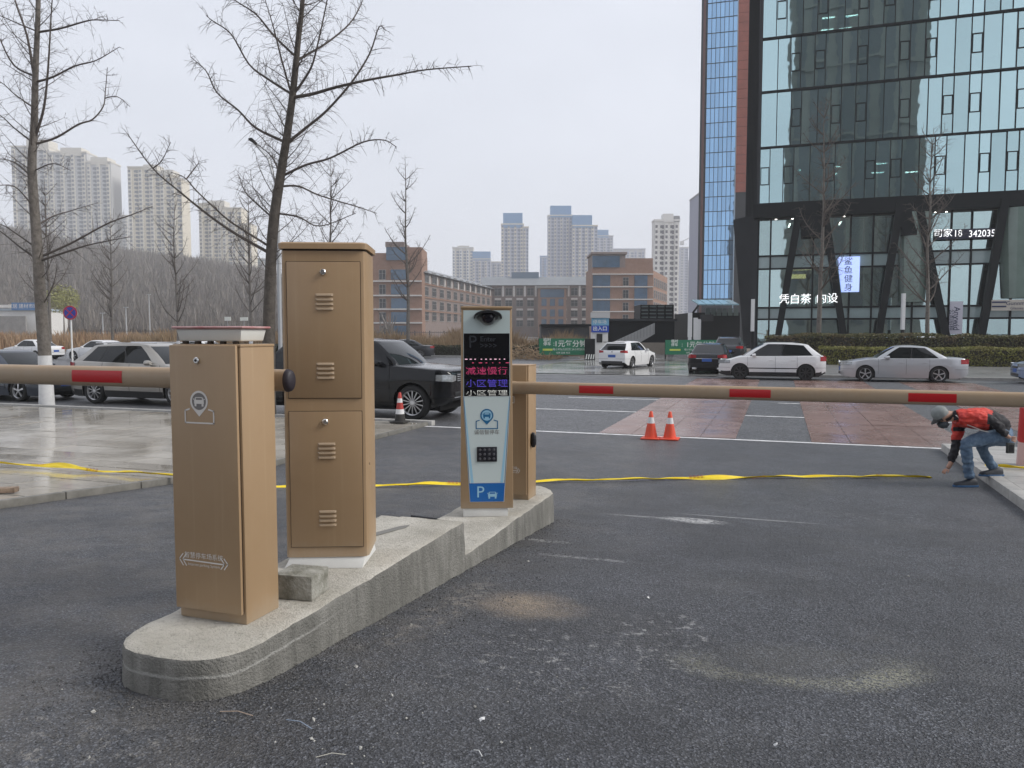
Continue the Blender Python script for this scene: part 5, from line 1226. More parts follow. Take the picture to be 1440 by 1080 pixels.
# receding wing
PA, PB = ((594-720)/FPX*210, 210), ((692-720)/FPX*290, 290)
o, L_ = wing(PA, PB, zpx(384, 210), 12, M_brickg, 'long_wing')
zt = zpx(384, 210); MB().prism([(-.5,-1.2,zt), (-.5,6,zt+2.6), (-.5,13,zt)], (L_+6, 0, 0)).build('roof', M_roof, o)
wm2 = win_mesh(3.6, 2.3, None, 3); rows = [zpx(396, 210), zpx(415, 210), zpx(434, 210), zpx(450, 210)]
for i in range(11):
    x = 3.5+i*(L_-6)/10.5
    for j, z in enumerate(rows):
        w_ = inst('window', wm2, o, (x, -.01, z), 0, (1, 1, 1.25 if j == 0 else 1))
    MB().box(x+2.2, x+2.9, -.35, -.01, rows[0]-.4, zt-.3).build('white_pier', M_band, o)
for z in rows[:3]: MB().box(0, L_, -.25, -.012, z-.75, z-.45).build('string_course', M_brick, o)
# middle wing
PC = ((834-720)/FPX*288, 288)
o, L_ = wing(PB, PC, zpx(402, 290), 12, M_brickg, 'middle_wing'); zt = zpx(402, 290)
MB().prism([(-4,-1.0,zt), (-4,5,zt+3.4), (-4,12,zt)], (L_+6, 0, 0)).build('roof', M_roof, o); rows = [zpx(416, 290), zpx(431, 290), zpx(445.5, 290), zpx(459, 290)]
wm3 = win_mesh(2.5, 2.4, None, 1)
for i in range(9):
    x = 2.2+i*(L_-4)/8.3
    for j, z in enumerate(rows):
        inst('window', wm3, o, (x, -.01, z), 0, (1, 1, 1.1 if j == 0 else .9))
        if j > 0: MB().box(x-1.2, x+1.2, -.3, -.012, z+2.35, z+3.0).build('white_panel', M_band, o)
    MB().box(x+1.6, x+2.3, -.35, -.011, rows[0]-.4, zt-.2).build('white_pier', M_band, o)
x0 = (757-692)/142*L_; x1 = (796-692)/142*L_
pj = MB().box(x0, x1, -3, -.02, 0, zt-1.2).build('centre_bay', M_brick, o); MB().box(x0+.8, x1-.8, -3.1, -3.01, zt-4.6, zt-1.6).build('glass_bay', M_bglass, o); MB().box(x0-.6, x1+.6, -3.6, 0, zt-1.19, zt-.5).build('flat_roof', M_frame, o)
for q in (.12, .42, .72):
    for z in rows[1:]: MB().box(x0+(x1-x0)*q, x0+(x1-x0)*(q+.18), -3.12, -3.01, z, z+2.6).build('glass_bay', M_bglass, o)
MB().box(L_*.19, L_*.46, 4, 9, zt+2.6, zt+5.2).build('plant_room', mat('blue grey cladding', (.14,.19,.25), .5), o)
# right block
Y = 240; X0 = (832-720)/FPX*Y; lx = lambda px: (px-720)/FPX*Y-X0
o, L_ = wing((X0, Y), ((917-720)/FPX*Y, Y), zpx(377, Y), 20, M_brick, 'corner_block')
MB().box(lx(832), lx(878), -.02, 14, zpx(377, Y)+.01, zpx(359, Y)).build('upper_wall', M_brickg, o); MB().box(lx(832), lx(870), -.4, -.03, zpx(377, Y), zpx(361, Y)).build('glass_bay', M_bglass, o); MB().box(lx(830), lx(880), -.8, 14, zpx(359, Y)+.01, zpx(356, Y)).build('roof_slab', M_brickg, o)
MB().box(lx(874), lx(917), .5, 19, zpx(377, Y), zpx(364, Y)).build('upper_wall', M_brick, o)
for a in (387, 404.5, 422, 439, 456):
    MB().box(lx(832), lx(917), -.5, -.01, zpx(a, Y), zpx(a, Y)+.3).build('string_course', M_band, o)
    MB().box(lx(833), lx(857), -.3, -.02, zpx(a+16, Y), zpx(a+1, Y)).build('glass_bay', M_bglass, o); MB().box(lx(891), lx(909), -.3, -.02, zpx(a+16, Y), zpx(a+1, Y)).build('glass_bay', M_bglass, o)
    inst('window', wm, o, (lx(879), -.01, zpx(a+15, Y)))
PD = ((917-720)/FPX*240, 240.0); PE = ((937-720)/FPX*272, 272.0)
o, L_ = wing((PD[0]+.05, PD[1]+.1), PE, zpx(381, Y), 10, M_brick, 'side_wing')
for i in range(7):
    for a in (396, 413, 430, 447): inst('window', wm3, o, (2.5+i*(L_-4)/6.5, -.01, zpx(a+6, Y)))

# residential towers
M_wind = mat('far window', (.11,.15,.24), .3); M_wdark = mat('far hazed window', (.17,.18,.20), .3); M_cap = mat('blue roof cladding', (.10,.24,.44), .5)  # left towers' windows: distance haze is put into their lighter grey
def tower(label, Y, px0, px1, top, base_y, cols, m, m2, caps=(), floors=None, group='residential towers', steps=None, wm_=None):
    X0, X1 = (px0-720)/FPX*Y, (px1-720)/FPX*Y; zb = HC+(468-base_y)*Y/FPX-14; W_ = X1-X0; r = empty('residential_tower', tuple(cw((X0+X1)/2, Y, zb)), YAW, label, 'tower', group); dp = min(15, W_*.55)
    steps = steps or [(0, 1, top)]
    z_of = lambda y: HC+(468-y)*Y/FPX-zb
    b = MB()
    for a, c, ty in steps:
        h = z_of(ty); x0, x1 = -W_/2+a*W_, -W_/2+c*W_
        MB().box(x0+.02, x1-.02, 0, dp, 0, h).build('tower_block', m, r)
        MB().box(x0-.3, x1+.3, -.7, dp+.3, h, h+1.0).build('parapet', m2, r)
        nb = max(2, round(cols*(c-a))); bw = (x1-x0)/nb
        for i in range(nb):
            if i % 2 == 0: MB().box(x0+i*bw+bw*.08, x0+(i+1)*bw-bw*.30, -1.0, -.02, 0, h-1.5).build('bay', m2, r)
            fl = int(h/3.1)
            for k in range(1, fl):
                yo = -1.04 if i % 2 == 0 else -.04; b.box(x0+i*bw+bw*.16, x0+(i+1)*bw-bw*.40, yo, yo+.03, k*3.1+.7, k*3.1+2.4)
                if i % 2 == 1: b.box(x0+i*bw+bw*.50, x0+(i+1)*bw-bw*.10, -.07, -.04, k*3.1+.3, k*3.1+2.5)
    tag(b.build('windows', wm_ or (M_wdark if px0 < 400 else M_wind), r), kind='stuff')
    for a, c, y0, y1, mm in caps: MB().box(-W_/2+a*W_, -W_/2+c*W_, -.6, dp*.8, z_of(y0), z_of(y1)).build('roof_crown', mm, r)
    return r
M_twA = mat('pale grey render', (.47,.47,.47), .8); M_twA2 = mat('beige render', (.57,.54,.48), .8); M_twB = mat('cream render', (.60,.55,.45), .8); M_twC = mat('lilac grey render', (.40,.42,.50), .8); M_twW = mat('white render', (.66,.65,.63), .8); M_teal = mat('teal grey glass', (.20,.27,.29), .4)
tower('wide stepped pale tower block on the hill behind the big left tree', 600, 28, 165, 213, 365, 19, M_twA, M_twA2, [(.16,.38,216,202,M_twA2), (.50,.71,224,213,M_twA2), (.80,.97,236,226,M_twA2)], steps=[(0,.38,212), (.38,.76,220), (.76,1,233)])
tower('low pale tower peeping between two hillside tower blocks', 760, 164, 187, 306, 372, 5, M_twA, M_twA2)
tower('cream tower block in the middle of the hillside group', 600, 188, 262, 240, 380, 11, M_twB, M_twA2, [(.3,.55,243,236,M_twA2), (.62,.85,250,243,M_twA2)], steps=[(0,.40,240), (.40,.8,247), (.8,1,256)])
tower('cream tower block lowest down the hillside ridge', 640, 285, 357, 290, 392, 11, M_twB, M_twA2, [(.2,.5,293,285,M_twA2)], steps=[(0,.45,290), (.45,.82,296), (.82,1,318)])
tower('teal glazed low block at the right end of the ridge', 700, 356, 384, 366, 402, 4, M_teal, M_twA)
tower('pale slab tower leftmost above the brick roofs', 800, 637, 666, 350, 440, 6, M_twA2, M_twW, [(.25,.8,351,347,M_twA2)])
tower('blue crowned tower low beside the pale slab', 780, 665, 690, 366, 440, 6, M_twC, M_twB, [(0,1,367,355,M_cap)])
tower('small lilac tower left of the slim cream one', 820, 689, 706, 370, 440, 5, M_twC, M_twA2)
tower('slim cream and grey tower with blue crown standing alone', 680, 705, 743, 320, 440, 9, M_twC, M_twB, [(.07,.78,322,302,M_cap)], steps=[(0,.82,318), (.82,1,322)])
tower('low blue tower just left of the tallest pair', 900, 759, 771, 362, 440, 4, M_twC, M_cap)
tower('tallest lilac tower with blue crown in the centre', 700, 770, 804, 306, 440, 8, M_twC, M_twA2, [(.10,.95,308,292,M_cap)])
tower('cream tower with blue crown joined to the tallest one', 690, 804, 839, 320, 440, 8, M_twC, M_twB, [(.0,.78,322,305,M_cap)])
tower('grey tower with small blue crown behind the brick corner block', 860, 838, 861, 334, 440, 5, M_twC, M_twA, [(0,.7,336,325,M_cap)])
tower('far pale block just above the brick corner roof', 900, 858, 906, 352, 440, 9, M_twA, M_twC)
tower('tall white tower with dark balcony strips right of the brick corner', 470, 918, 953, 313, 450, 5, M_twW, M_twW, [(.35,.75,315,303,M_twW), (.78,1.0,314,306,mat('grey crown', (.22,.22,.24), .7))], wm_=mat('dark balcony', (.085,.085,.10), .6))
tower('hazy lilac tower under a crane beside the blue glass tower', 900, 955, 986, 352, 450, 7, M_twC, M_twA, steps=[(0,.35,350), (.35,1,368)])
cr_ = empty('tower_crane', tuple(cw((969-720)/FPX*880, 880, 60)), YAW, 'hazy construction crane above the far lilac tower', 'crane')
MB().tube([(0,0,0),(0,0,48)], 1.0, 4).build('mast', M_twA, cr_); MB().tube([(-10,0,44),(16,0,56)], [.7,.5], 4).build('jib', M_twA, cr_); MB().box(-12,-8,-1.5,1.5,40,44).build('counterweight', M_twA, cr_)
# white shed with a blue sign at the left edge
sh = empty('white_shed', at(0, 468, 180), YAW, 'white low shed with a blue sign band at the left frame edge', 'shed'); sh.location.z = -.5; k = 180/FPX
MB().box(-14, 54*k, 0, 12, 0, zpx(437, 180)).build('wall', M_twW, sh); MB().box(-14.3, 54*k+.3, -.4, 12.4, zpx(437, 180), zpx(434, 180)).build('roof', mat('pale blue roof', (.35,.42,.48), .6), sh)
s2 = MB().box(20*k, 53*k, -.6, -.42, zpx(436.5, 180), zpx(426, 180)).build('sign_band', mat('sign blue', (.05,.16,.36), .5), sh); MB().box(-14, 19*k, -.6, -.42, zpx(433, 180), zpx(429, 180)).build('fascia', M_twW, sh)
text('家居 建材市场', 1.1, M_print, sh, (36*k, -.62, zpx(431.3, 180)), Y0R)
MB().box(-14, 54*k-1, -3, -2.6, 0, zpx(445, 180)).build('boundary_wall', mat('grey wall', (.24,.23,.22), .9, var=.2, vscale=.5), sh)

# ---- glass office building on the right
def glass_mat(nm, tint, refl, tr):
    m = bpy.data.materials.new(nm); m.use_nodes = True; g = NB(m); n = m.node_tree.nodes; n.remove(n['Principled BSDF']); o = n['Material Output']
    t = g.new('ShaderNodeBsdfTransparent'); t.inputs[0].default_value = (*tr, 1); gl = g.new('ShaderNodeBsdfGlossy'); gl.inputs['Color'].default_value = (*tint, 1); gl.inputs['Roughness'].default_value = .015
    fr = g.new('ShaderNodeFresnel'); fr.inputs[0].default_value = 1.5; oi = g.new('ShaderNodeObjectInfo'); f = g.math('ADD', g.math('ADD', fr.outputs[0], refl-.10), g.math('MULTIPLY', oi.outputs['Random'], .2), True)
    geo = g.new('ShaderNodeNewGeometry'); bp = g.new('ShaderNodeBump'); bp.inputs['Strength'].default_value = .35; bp.inputs['Distance'].default_value = .012; g.l.new(g.noise(geo.outputs['Position'], .55, 2), bp.inputs['Height']); g.l.new(bp.outputs['Normal'], gl.inputs['Normal']); mx = g.new('ShaderNodeMixShader')
    g.l.new(f, mx.inputs[0]); g.l.new(t.outputs[0], mx.inputs[1]); g.l.new(gl.outputs[0], mx.inputs[2]); g.l.new(mx.outputs[0], o.inputs['Surface']); return m
M_pane = glass_mat('reflective facade glass', (.68,.90,.93), .62, (.45,.58,.58)); M_pane2 = glass_mat('clear shop glass', (.76,.92,.92), .42, (.70,.80,.78)); M_bpane = glass_mat('blue facade glass', (.36,.60,.88), .74, (.05,.09,.14))
M_mull = mat('dark facade frame', (.009,.011,.012), .6, spec=.2); M_clad = mat('charcoal cladding', (.034,.036,.04), .6, spec=.3, var=.12, vscale=.6); M_int = mat('dim interior', (.10,.105,.10), .9, var=.25, vscale=.4); M_slabm = mat('interior slab', (.26,.26,.25), .8); M_light = mat('ceiling light', (1,1,1), .5, emit=(1,.98,.92), estr=7.0)
M_spand = mat('pale spandrel glass', (.33,.42,.42), .12, spec=.7, var=.1, vscale=.6)
off = empty('office_building', (-1.7, 64, -.5), 0, 'large glass office building with slanted black columns at its foot', 'building'); OW = 30.0
unit = MB().box(0,1,-.5,.5,0,1).build('pane', M_pane); pm = unit.data; bpy.data.objects.remove(unit)
unit = MB().box(0,1,-.5,.5,0,1).build('pane', M_pane2); pm2 = unit.data; bpy.data.objects.remove(unit)
rg = random.Random(77); lev = [11.9, 16.2, 20.4, 24.4, 28.4, 32.4]
for q, (z0, z1) in enumerate(zip(lev, lev[1:])):
    MB().box(0, OW, -.12, .22, z0-.08, z0+.07).build('floor_band', M_mull, off)
    x = 0; b = MB(); k = 0
    pat = [.72, .98, .76, 1.15, 1.02, .74, 1.15, .92]
    while x < OW-.6:
        w = pat[(k+q*3) % len(pat)]; w = min(w, OW-x)
        if x < 19.5:
            o = inst('window_pane', pm, off, (x+.03, .03, z0+.08), rg.gauss(0, .0035), (w-.06, .02, z1-z0-.17)); o.rotation_euler.x = rg.gauss(0, .0035)
        b.box(x-.026, x+.026, -.08, .16, z0+.07, z1-.08)
        if w < .78 and x < 19.5:
            zc = z0+(z1-z0)*.34; f = MB()
            for (a0, a1, c0, c1) in ((x+.05, x+w-.05, zc, zc+.06), (x+.05, x+w-.05, zc+1.3, zc+1.36), (x+.05, x+.10, zc+.06, zc+1.3), (x+w-.10, x+w-.05, zc+.06, zc+1.3)): f.box(a0, a1, -.05, .015, c0, c1)
            f.build('opening_sash', M_mull, off)
        x += w; k += 1
    b.build('mullion_row', M_mull, off)
    MB().box(0.1, OW, .3, 12, z0-.25, z0-.02).build('floor_slab', M_slabm, off); MB().box(0.1, OW, 9.0, 9.2, z0, z1-.3).build('inner_wall', M_int, off)
    for xx, wv in ((2.6, .5), (5.1, .9), (8.6, .5), (12.4, .6), (16.2, .9)): MB().box(xx+q*.7, xx+wv+q*.7, 3, 3.6, z0, z1-.4).build('inner_column', M_slabm, off)
    MB().box(3+q*1.7, 5.4+q*1.7, .5, .6, z0+.2, z1-.3).build('window_blind', mat('pale blind', (.38,.42,.40), .8), off)
for (px, py) in ((1165,27),(1198,24),(1163,44),(1189,42),(1176,55),(1131,240),(1173,236),(1168,246),(1238,231),(1234,244),(1281,243)):
    Yc = 64.5; p = at(px, py, 64); k = 66.5/p.y; P = Vector((p.x*k, 66.5, HC+(p.z-HC)*k)); zz_ = max([z for z in lev if z-.5 <= P.z+1.2] or [lev[0]])
    MB().box(P.x-.45, P.x+.45, 66.1, 66.25, P.z-.03, P.z+.03).build('ceiling_light', M_light, off).location = (1.7, -64, .5)
MB().box(0, OW, -.1, .3, 32.4, 45).build('upper_facade', M_spand, off)
MB().box(-.02, OW, .25, 14, 32.5, 45).build('upper_mass', M_clad, off)
MB().box(-.2, 0, -.1, 14, 0, 45).build('side_wall', M_clad, off)
# podium
MB().box(-.4, OW, -1.0, .3, 10.75, 11.775).build('podium_beam', M_mull, off)
def fpx(px, py, Yw=64.0):                 # facade point under a survey pixel, local to the building
    d = at(px, py, 10) - Vector((0,0,HC)); k = Yw/d.y; return Vector((d.x*k+1.7, Yw-64, HC+d.z*k+.5))
rowz = [(0.0, 3.0, 0), (3.0, 3.9, 1), (3.9, 6.9, 0), (6.9, 7.9, 1), (7.9, 10.75, 0)]
vx = [0.0, .9, 4.0, 6.6, 8.15, 10.9, 13.3, 14.6, 17.2, 20, 23, 26, 30]
for z0, z1, sp in rowz:
    MB().box(0, OW, -.12, .12, z0-.06, z0+.06).build('transom', M_mull, off)
    for a, c in zip(vx, vx[1:]):
        if sp: MB().box(a+.05, c-.05, -.02, .03, z0+.07, z1-.07).build('spandrel_pane', M_spand, off)
        else: inst('window_pane', pm2, off, (a+.05, 0, z0+.07), rg.gauss(0,.003), (c-a-.10, .02, z1-z0-.14))
for a in vx: MB().box(a-.06, a+.06, -.14, .14, 0, 10.75).build('mullion', M_mull, off)
MB().box(.1, OW, 7.0, 7.2, 0, 10.7).build('inner_wall', mat('shop interior', (.085,.075,.075), .9, var=.4, vscale=.5), off); MB().box(.1, OW, .2, 7, 6.9, 7.2).build('floor_slab', M_slabm, off); MB().box(.1, OW, .2, 7, 10.5, 10.7).build('ceiling', M_slabm, off); MB().box(.1, OW, .2, 7, 3.0, 3.2).build('floor_slab', M_slabm, off)
for a, c, z0, z1 in ((.95,1.7,3.3,10.5), (4.1,4.8,3.3,6.8), (6.3,7.5,7.3,10.5), (7.6,8.1,3.3,10.5), (8.2,9.0,3.3,6.8), (8.5,10.6,9.3,10.5), (12.3,13.1,7.3,10.5), (13.4,14.4,3.3,6.8), (14.65,15.5,7.3,10.5), (14.65,15.3,.2,6.8), (10.6,10.85,.2,10.5)): MB().box(a, c, .30, .42, z0, z1).build('sky_reflection_panel', mat('painted sky reflection', (.50,.56,.54), .7), off)  # pale boards stand in for sky reflections on the podium panes
for (px, py, ww) in ((1090,308,.25),(1113,308,.3),(1187,304,.4),(1322,292,.3),(1335,297,.45)):
    p = fpx(px, py); MB().tube([(p.x-ww*.6, 1.2, p.z-.45), (p.x+ww*.6, 1.8, p.z+.45)], .07, 5).build('ceiling_light', M_light, off)
M_warm = mat('warm light strip', (1,1,1), .5, emit=(1,.75,.30), estr=1.1)
for (p0, p1, py) in ((1112,1146,375),(1108,1134,387)):
    a, c = fpx(p0, py), fpx(p1, py); MB().box(a.x, c.x, 1.5, 1.7, a.z-.16, a.z+.16).build('light_strip', M_warm, off)
def slant(p_top, p_bot, w, d=.55):
    a, c = fpx(*p_top, 63.2), fpx(*p_bot, 63.2); a.z = max(a.z, 10.74); b = MB()
    b.loops([[(c.x-w, -1.15, -.1), (c.x+w, -1.15, -.1), (c.x+w, -1.15+d, -.1), (c.x-w, -1.15+d, -.1)], [(a.x-w*1.15, -1.15, a.z), (a.x+w*1.15, -1.15, a.z), (a.x+w*1.15, -1.15+d, a.z), (a.x-w*1.15, -1.15+d, a.z)]])
    b.build('slanted_column', M_mull, off)
for t_, b_ in (((1125,290),(1089,490)), ((1158,290),(1192,490)), ((1266,286),(1230,490)), ((1291,286),(1338,490)), ((1413,280),(1374,490))): slant(t_, b_, .23)
a, c = fpx(1126, 300, 63.2), fpx(1158, 300, 63.2); MB().prism([(a.x,-1.0,10.74),(c.x,-1.0,10.74),(c.x-.1,-1.0,9.2),(a.x+.1,-1.0,9.2)], (0,.3,0)).build('column_head', M_mull, off)
a, c = fpx(1266, 300, 63.2), fpx(1292, 300, 63.2); MB().prism([(a.x,-1.0,10.74),(c.x,-1.0,10.74),(c.x-.1,-1.0,9.0),(a.x+.1,-1.0,9.0)], (0,.3,0)).build('column_head', M_mull, off)
# rounded green glass drum between the right columns
def drum(p0, p1, z0, z1, m):
    a, c = fpx(p0, 400), fpx(p1, 400); n = 8; rings = []
    for z, sc_ in ((z0, .72), (z1, 1.0)):
        rings.append([((a.x+c.x)/2+(c.x-a.x)/2*sc_*math.cos(math.pi*j/n), -.9*sc_*math.sin(math.pi*j/n)-.15, z) for j in range(n+1)])
    for j in range(n): MB().quad(rings[0][j], rings[0][j+1], rings[1][j+1], rings[1][j]).build('drum_pane', m, off)
M_green = mat('green grey glass', (.17,.23,.20), .15, spec=.7, var=.15, vscale=.5)
drum(1258, 1308, 4.2, 10.7, M_green); drum(1398, 1475, 4.4, 10.7, M_green)
M_sigw = mat('lit white letters', (.8,.8,.8), .5, emit=(1,1,1), estr=.65); M_sigb = mat('lit blue-white panel', (.5,.6,.9), .5, emit=(.42,.55,1.0), estr=.55); M_navy = mat('navy sign print', (.02,.03,.09), .5)
def facade_text(s, px, py, h_px, m, sx=1.0, yoff=-.4, **k):
    p = fpx(px, py, 64+yoff); return text(s, h_px*60/FPX*1.08, m, off, (p.x, yoff, p.z), Y0R, sx=sx, **k)
facade_text('凭白茶', 1118, 421, 13, M_sigw, name='lit_lettering', yoff=-1.3); facade_text('内设', 1163, 420, 13, M_sigw, name='lit_lettering', yoff=-1.3)
p0, p1 = fpx(1176, 411), fpx(1209, 361); MB().prism([(p0.x+.35,-.3,p0.z),(p1.x,-.3,p0.z),(p1.x,-.3,p1.z),(p0.x,-.3,p1.z)], (0,.12,0)).build('light_box', M_sigb, off)
for k, ch in enumerate('鲨鱼健身'): facade_text(ch, 1193, 368+k*12.2, 10.5, M_navy, yoff=-.32)
p0, p1 = fpx(1316, 337, 63.4), fpx(1406, 320, 63.4); MB().box(p0.x, p1.x, -.6, -.45, p0.z, p1.z).build('led_strip', mat('led strip navy', (.015,.015,.04), .4), off)
facade_text('司家', 1326, 328.5, 10.5, M_sigw, yoff=-.62, name='lit_lettering'); facade_text('18', 1347, 328.5, 11.5, M_sigw, sx=.85, yoff=-.62, name='lit_lettering'); facade_text('3420353', 1384, 328.5, 11.5, M_sigw, yoff=-.62, sx=.82, name='lit_lettering')
p0, p1 = fpx(1333, 470), fpx(1353, 424); MB().box(p0.x, p1.x, -.35, -.25, p0.z, p1.z).build('shop_banner', mat('white banner', (.66,.64,.72), .6), off)
t_ = facade_text('Anywid', 1345, 448, 9.5, M_navy, yoff=-.37); t_.rotation_euler = (R(90), R(90), 0); t_ = facade_text('公司招租', 1337.5, 450, 6.5, M_navy, yoff=-.37); t_.rotation_euler = (R(90), R(90), 0)
p0, p1 = fpx(1393, 437, 63), fpx(1470, 421, 63); MB().box(p0.x, p1.x, -1.2, -1.0, p0.z, p1.z).build('shop_sign', mat('cream sign', (.52,.48,.42), .6), off)
facade_text('Gunnm', 1428, 426.5, 6.5, M_navy, yoff=-1.22); facade_text('Glasses', 1430, 433.5, 4.5, M_navy, yoff=-1.22)
for py in (425, 431): 
    a, c = fpx(1395, py, 62.78), fpx(1415, py, 62.78); MB().box(a.x, c.x, -1.24, -1.205, a.z-.05, a.z+.05).build('sign_stripe', M_navy, off)
# charcoal wing wall with kinked edge between office and tower
wg = empty('wing_wall', (-2.0, 70, -.5), 0, 'dark kinked cladding wall at the left corner of the glass office', 'wall')
b = MB(); pts = [(1070,-60),(1056,-60),(1054,0),(1048,305),(1031,309),(1046,490),(1064,490)]; P = []
for px, py in pts:
    d = at(px, py, 10)-Vector((0,0,HC)); kq = 70/d.y; P.append((d.x*kq+2.0, 0, HC+d.z*kq+.5))
b.prism(P, (0, 5, 0)).build('clad_wall', M_clad, wg); MB().box(P[0][0], P[0][0]+.5, 1, 4, 0, 40).build('return_wall', M_clad, wg)
for k in range(9): 
    f = .08+k*.1; MB().tube([(P[2][0]*(1-f)+P[0][0]*f, -.03, P[2][2]), (P[3][0]*(1-f)+P[6][0]*f, -.03, P[3][2])], .025, 4).build('cladding_joint', M_mull, wg)

# blue glass tower with brick piers
YT = 165; bt = empty('glass_tower', tuple(cw((985-720)/FPX*YT, YT, -.5)), YAW-R(16), 'tall narrow blue glass tower with red brick piers', 'tower'); kx = YT/FPX; TWd = 43*kx; THt = 82.0
MB().box(-.9, TWd+4.5, .6, 16, 0, THt).build('tower_core', mat('tower core', (.03,.04,.05), .6), bt)
unit = MB().box(0,1,-.5,.5,0,1).build('pane', M_bpane); bpm = unit.data; bpy.data.objects.remove(unit); nc_, nr_ = 7, 27; cw_, ch_ = (TWd-.5)/nc_, THt/nr_
rg = random.Random(6)
for i in range(nc_):
    for j in range(3, nr_):
        o = inst('window_pane', bpm, bt, (.35+i*cw_+.05, .25, j*ch_+.06), rg.gauss(0,.004), (cw_-.10, .05, ch_-.14)); o.rotation_euler.x = rg.gauss(0,.004)
M_tbr = mat('tower red cladding', (.30,.085,.055), .6, var=.15, vscale=.5)
MB().box(-.45, .0, -.3, 1, 0, THt).build('edge_pier', mat('dark red edge', (.12,.055,.05), .6), bt)
for j in range(27): MB().box(TWd, TWd+2.9, -.4, 1, 31+j*1.9, 31+j*1.9+1.82).build('red_panel', M_tbr, bt)
MB().box(TWd-.2, TWd+.02, -.2, 1, 0, THt).build('pale_pier', mat('pale blue pier', (.35,.45,.55), .4), bt)
MB().box(TWd, TWd+2.9, -.2, 1, 0, 31).build('dark_panel', M_clad, bt)
for j in range(0, nr_, 1): MB().box(0, TWd, .10, .2, j*ch_-.05, j*ch_+.05).build('transom', M_mull, bt)
gt = empty('slab_tower', tuple(cw((981-720)/FPX*190, 190, -.5)), YAW, 'grey lilac slab edge showing left of the blue glass tower', 'tower')
MB().box(-.25, 4, 0, 10, 0, zpx(276, 190)).build('tower_block', M_twC, gt); MB().box(-.35, 4, -.1, 10, zpx(276, 190), zpx(274, 190)).build('parapet', M_twA, gt)

# the tower behind the viewer that the office glass mirrors
mr = empty('mirrored_tower', (12.3, -32, 0), 0, 'grey office tower seen only mirrored in the dark part of glass facade', 'tower')
MB().box(-11.5, 10.5, -10, 10, 0, 82).build('tower_block', mat('taupe tower stone', (.17,.165,.15), .7, var=.1, vscale=.3), mr)
for i in range(6): MB().box(-10.6+i*3.5, -8.7+i*3.5, 10.01, 10.1, 3, 80).build('window_strip', mat('tower dark glass', (.085,.09,.095), .4), mr)
for k in range(1, 7): MB().box(-11.5, 10.5, 10.0, 10.3, k*12-.2, k*12+.2).build('floor_line', mat('taupe tower stone', ()), mr)

# ================================================================== parking entrance, pavilions, signs
M_green2 = mat('green banner', (.015,.17,.085), .5, var=.1, vscale=.8); M_txtw = mat('white sign print', (.72,.74,.70), .6); M_txty = mat('yellow sign print', (.55,.62,.10), .6)
def banner(label, px0, px1, y0, y1, Y):
    k = Y/FPX; w = (px1-px0)*k; r = empty('banner_board', tuple(at((px0+px1)/2, 468, Y)), YAW, label, 'banner', 'green parking tariff banners'); r.location.z = -.47; zt, zb = zpx(y0, Y)-.03, zpx(y1, Y)-.03
    MB().box(-w/2, w/2, 0, .06, zb, zt).build('board', M_green2, r)
    for x in (-w/2+.02, w/2-.02): MB().box(x-.04, x+.04, .062, .12, 0, zt).build('post', M_mull, r)
    h = zt-zb
    text('1元每分钟', h*.44, M_txtw, r, (w*.15, -.006, zb+h*.66), Y0R, bold=.006); text('临时\n停车', h*.24, M_txtw, r, (-w*.33, -.006, zb+h*.78), Y0R, bold=.004); text(':', h*.4, M_txtw, r, (-w*.19, -.006, zb+h*.68), Y0R)
    MB().box(-w*.42, -w*.22, -.012, -.002, zb+h*.26, zb+h*.38).build('yellow_strip', M_txty, r); text('每小时6元封顶 24小时20元', h*.17, M_txtw, r, (w*.12, -.006, zb+h*.33), Y0R); text('收费 监督 电话', h*.13, M_txtw, r, (0, -.006, zb+h*.12), Y0R); return r
banner('green tariff banner left of the white hatchback', 758, 826, 476, 499, 56); banner('green tariff banner right of the hatchback, half behind black sedan', 936, 1012, 478, 498.5, 56.6)
# ticket booth post with blue sign
Y = 58; kx = Y/FPX; bs = empty('entrance_sign', tuple(at(845, 468, Y)), YAW, 'blue parking sign on a white ticket booth left of the ramp', 'sign'); bs.location.z = -.47
MB().box(-12*kx, 10*kx, 0, 1.2, 0, zpx(468, Y)).build('booth', M_twW, bs); MB().box(-6*kx, 2*kx, -.06, -.01, zpx(482, Y), zpx(470, Y)).build('booth_screen', M_black, bs)
MB().box(-13*kx, 11*kx, -.1, .3, zpx(468, Y)+.01, zpx(458.5, Y)).build('sign_panel', mat('deep blue sign', (.012,.06,.40), .4), bs); MB().box(-13*kx, 11*kx, -.1, .3, zpx(458.5, Y)+.01, zpx(448, Y)).build('sign_panel', mat('sky blue sign', (.16,.36,.52), .4), bs)
MB().box(-14*kx, 12*kx, -.2, .5, zpx(448, Y)+.01, zpx(440, Y)).build('canopy', M_twA, bs)
text('出入口', .36, M_txtw, bs, (-.08, -.107, zpx(463, Y)), Y0R, bold=.006); text('停车场', .34, M_txtw, bs, (-.1, -.107, zpx(453.5, Y)), Y0R)
cb = MB().box(-.35,.35,0,.5,0,1.5).build('control_box', M_mull); cb.location = at(830, 468, 55); cb.location.z = -.47; cb.rotation_euler.z = YAW; tag(cb, 'dark control box with striped foot beside the white hatchback', 'control box')
for k_f in range(4): MB().prism([(-.33+k_f*.17,-.02,.05),(-.25+k_f*.17,-.02,.05),(-.19+k_f*.17,-.02,.40),(-.27+k_f*.17,-.02,.40)], (0,.015,0)).build('white_stripe', M_txtw, cb)
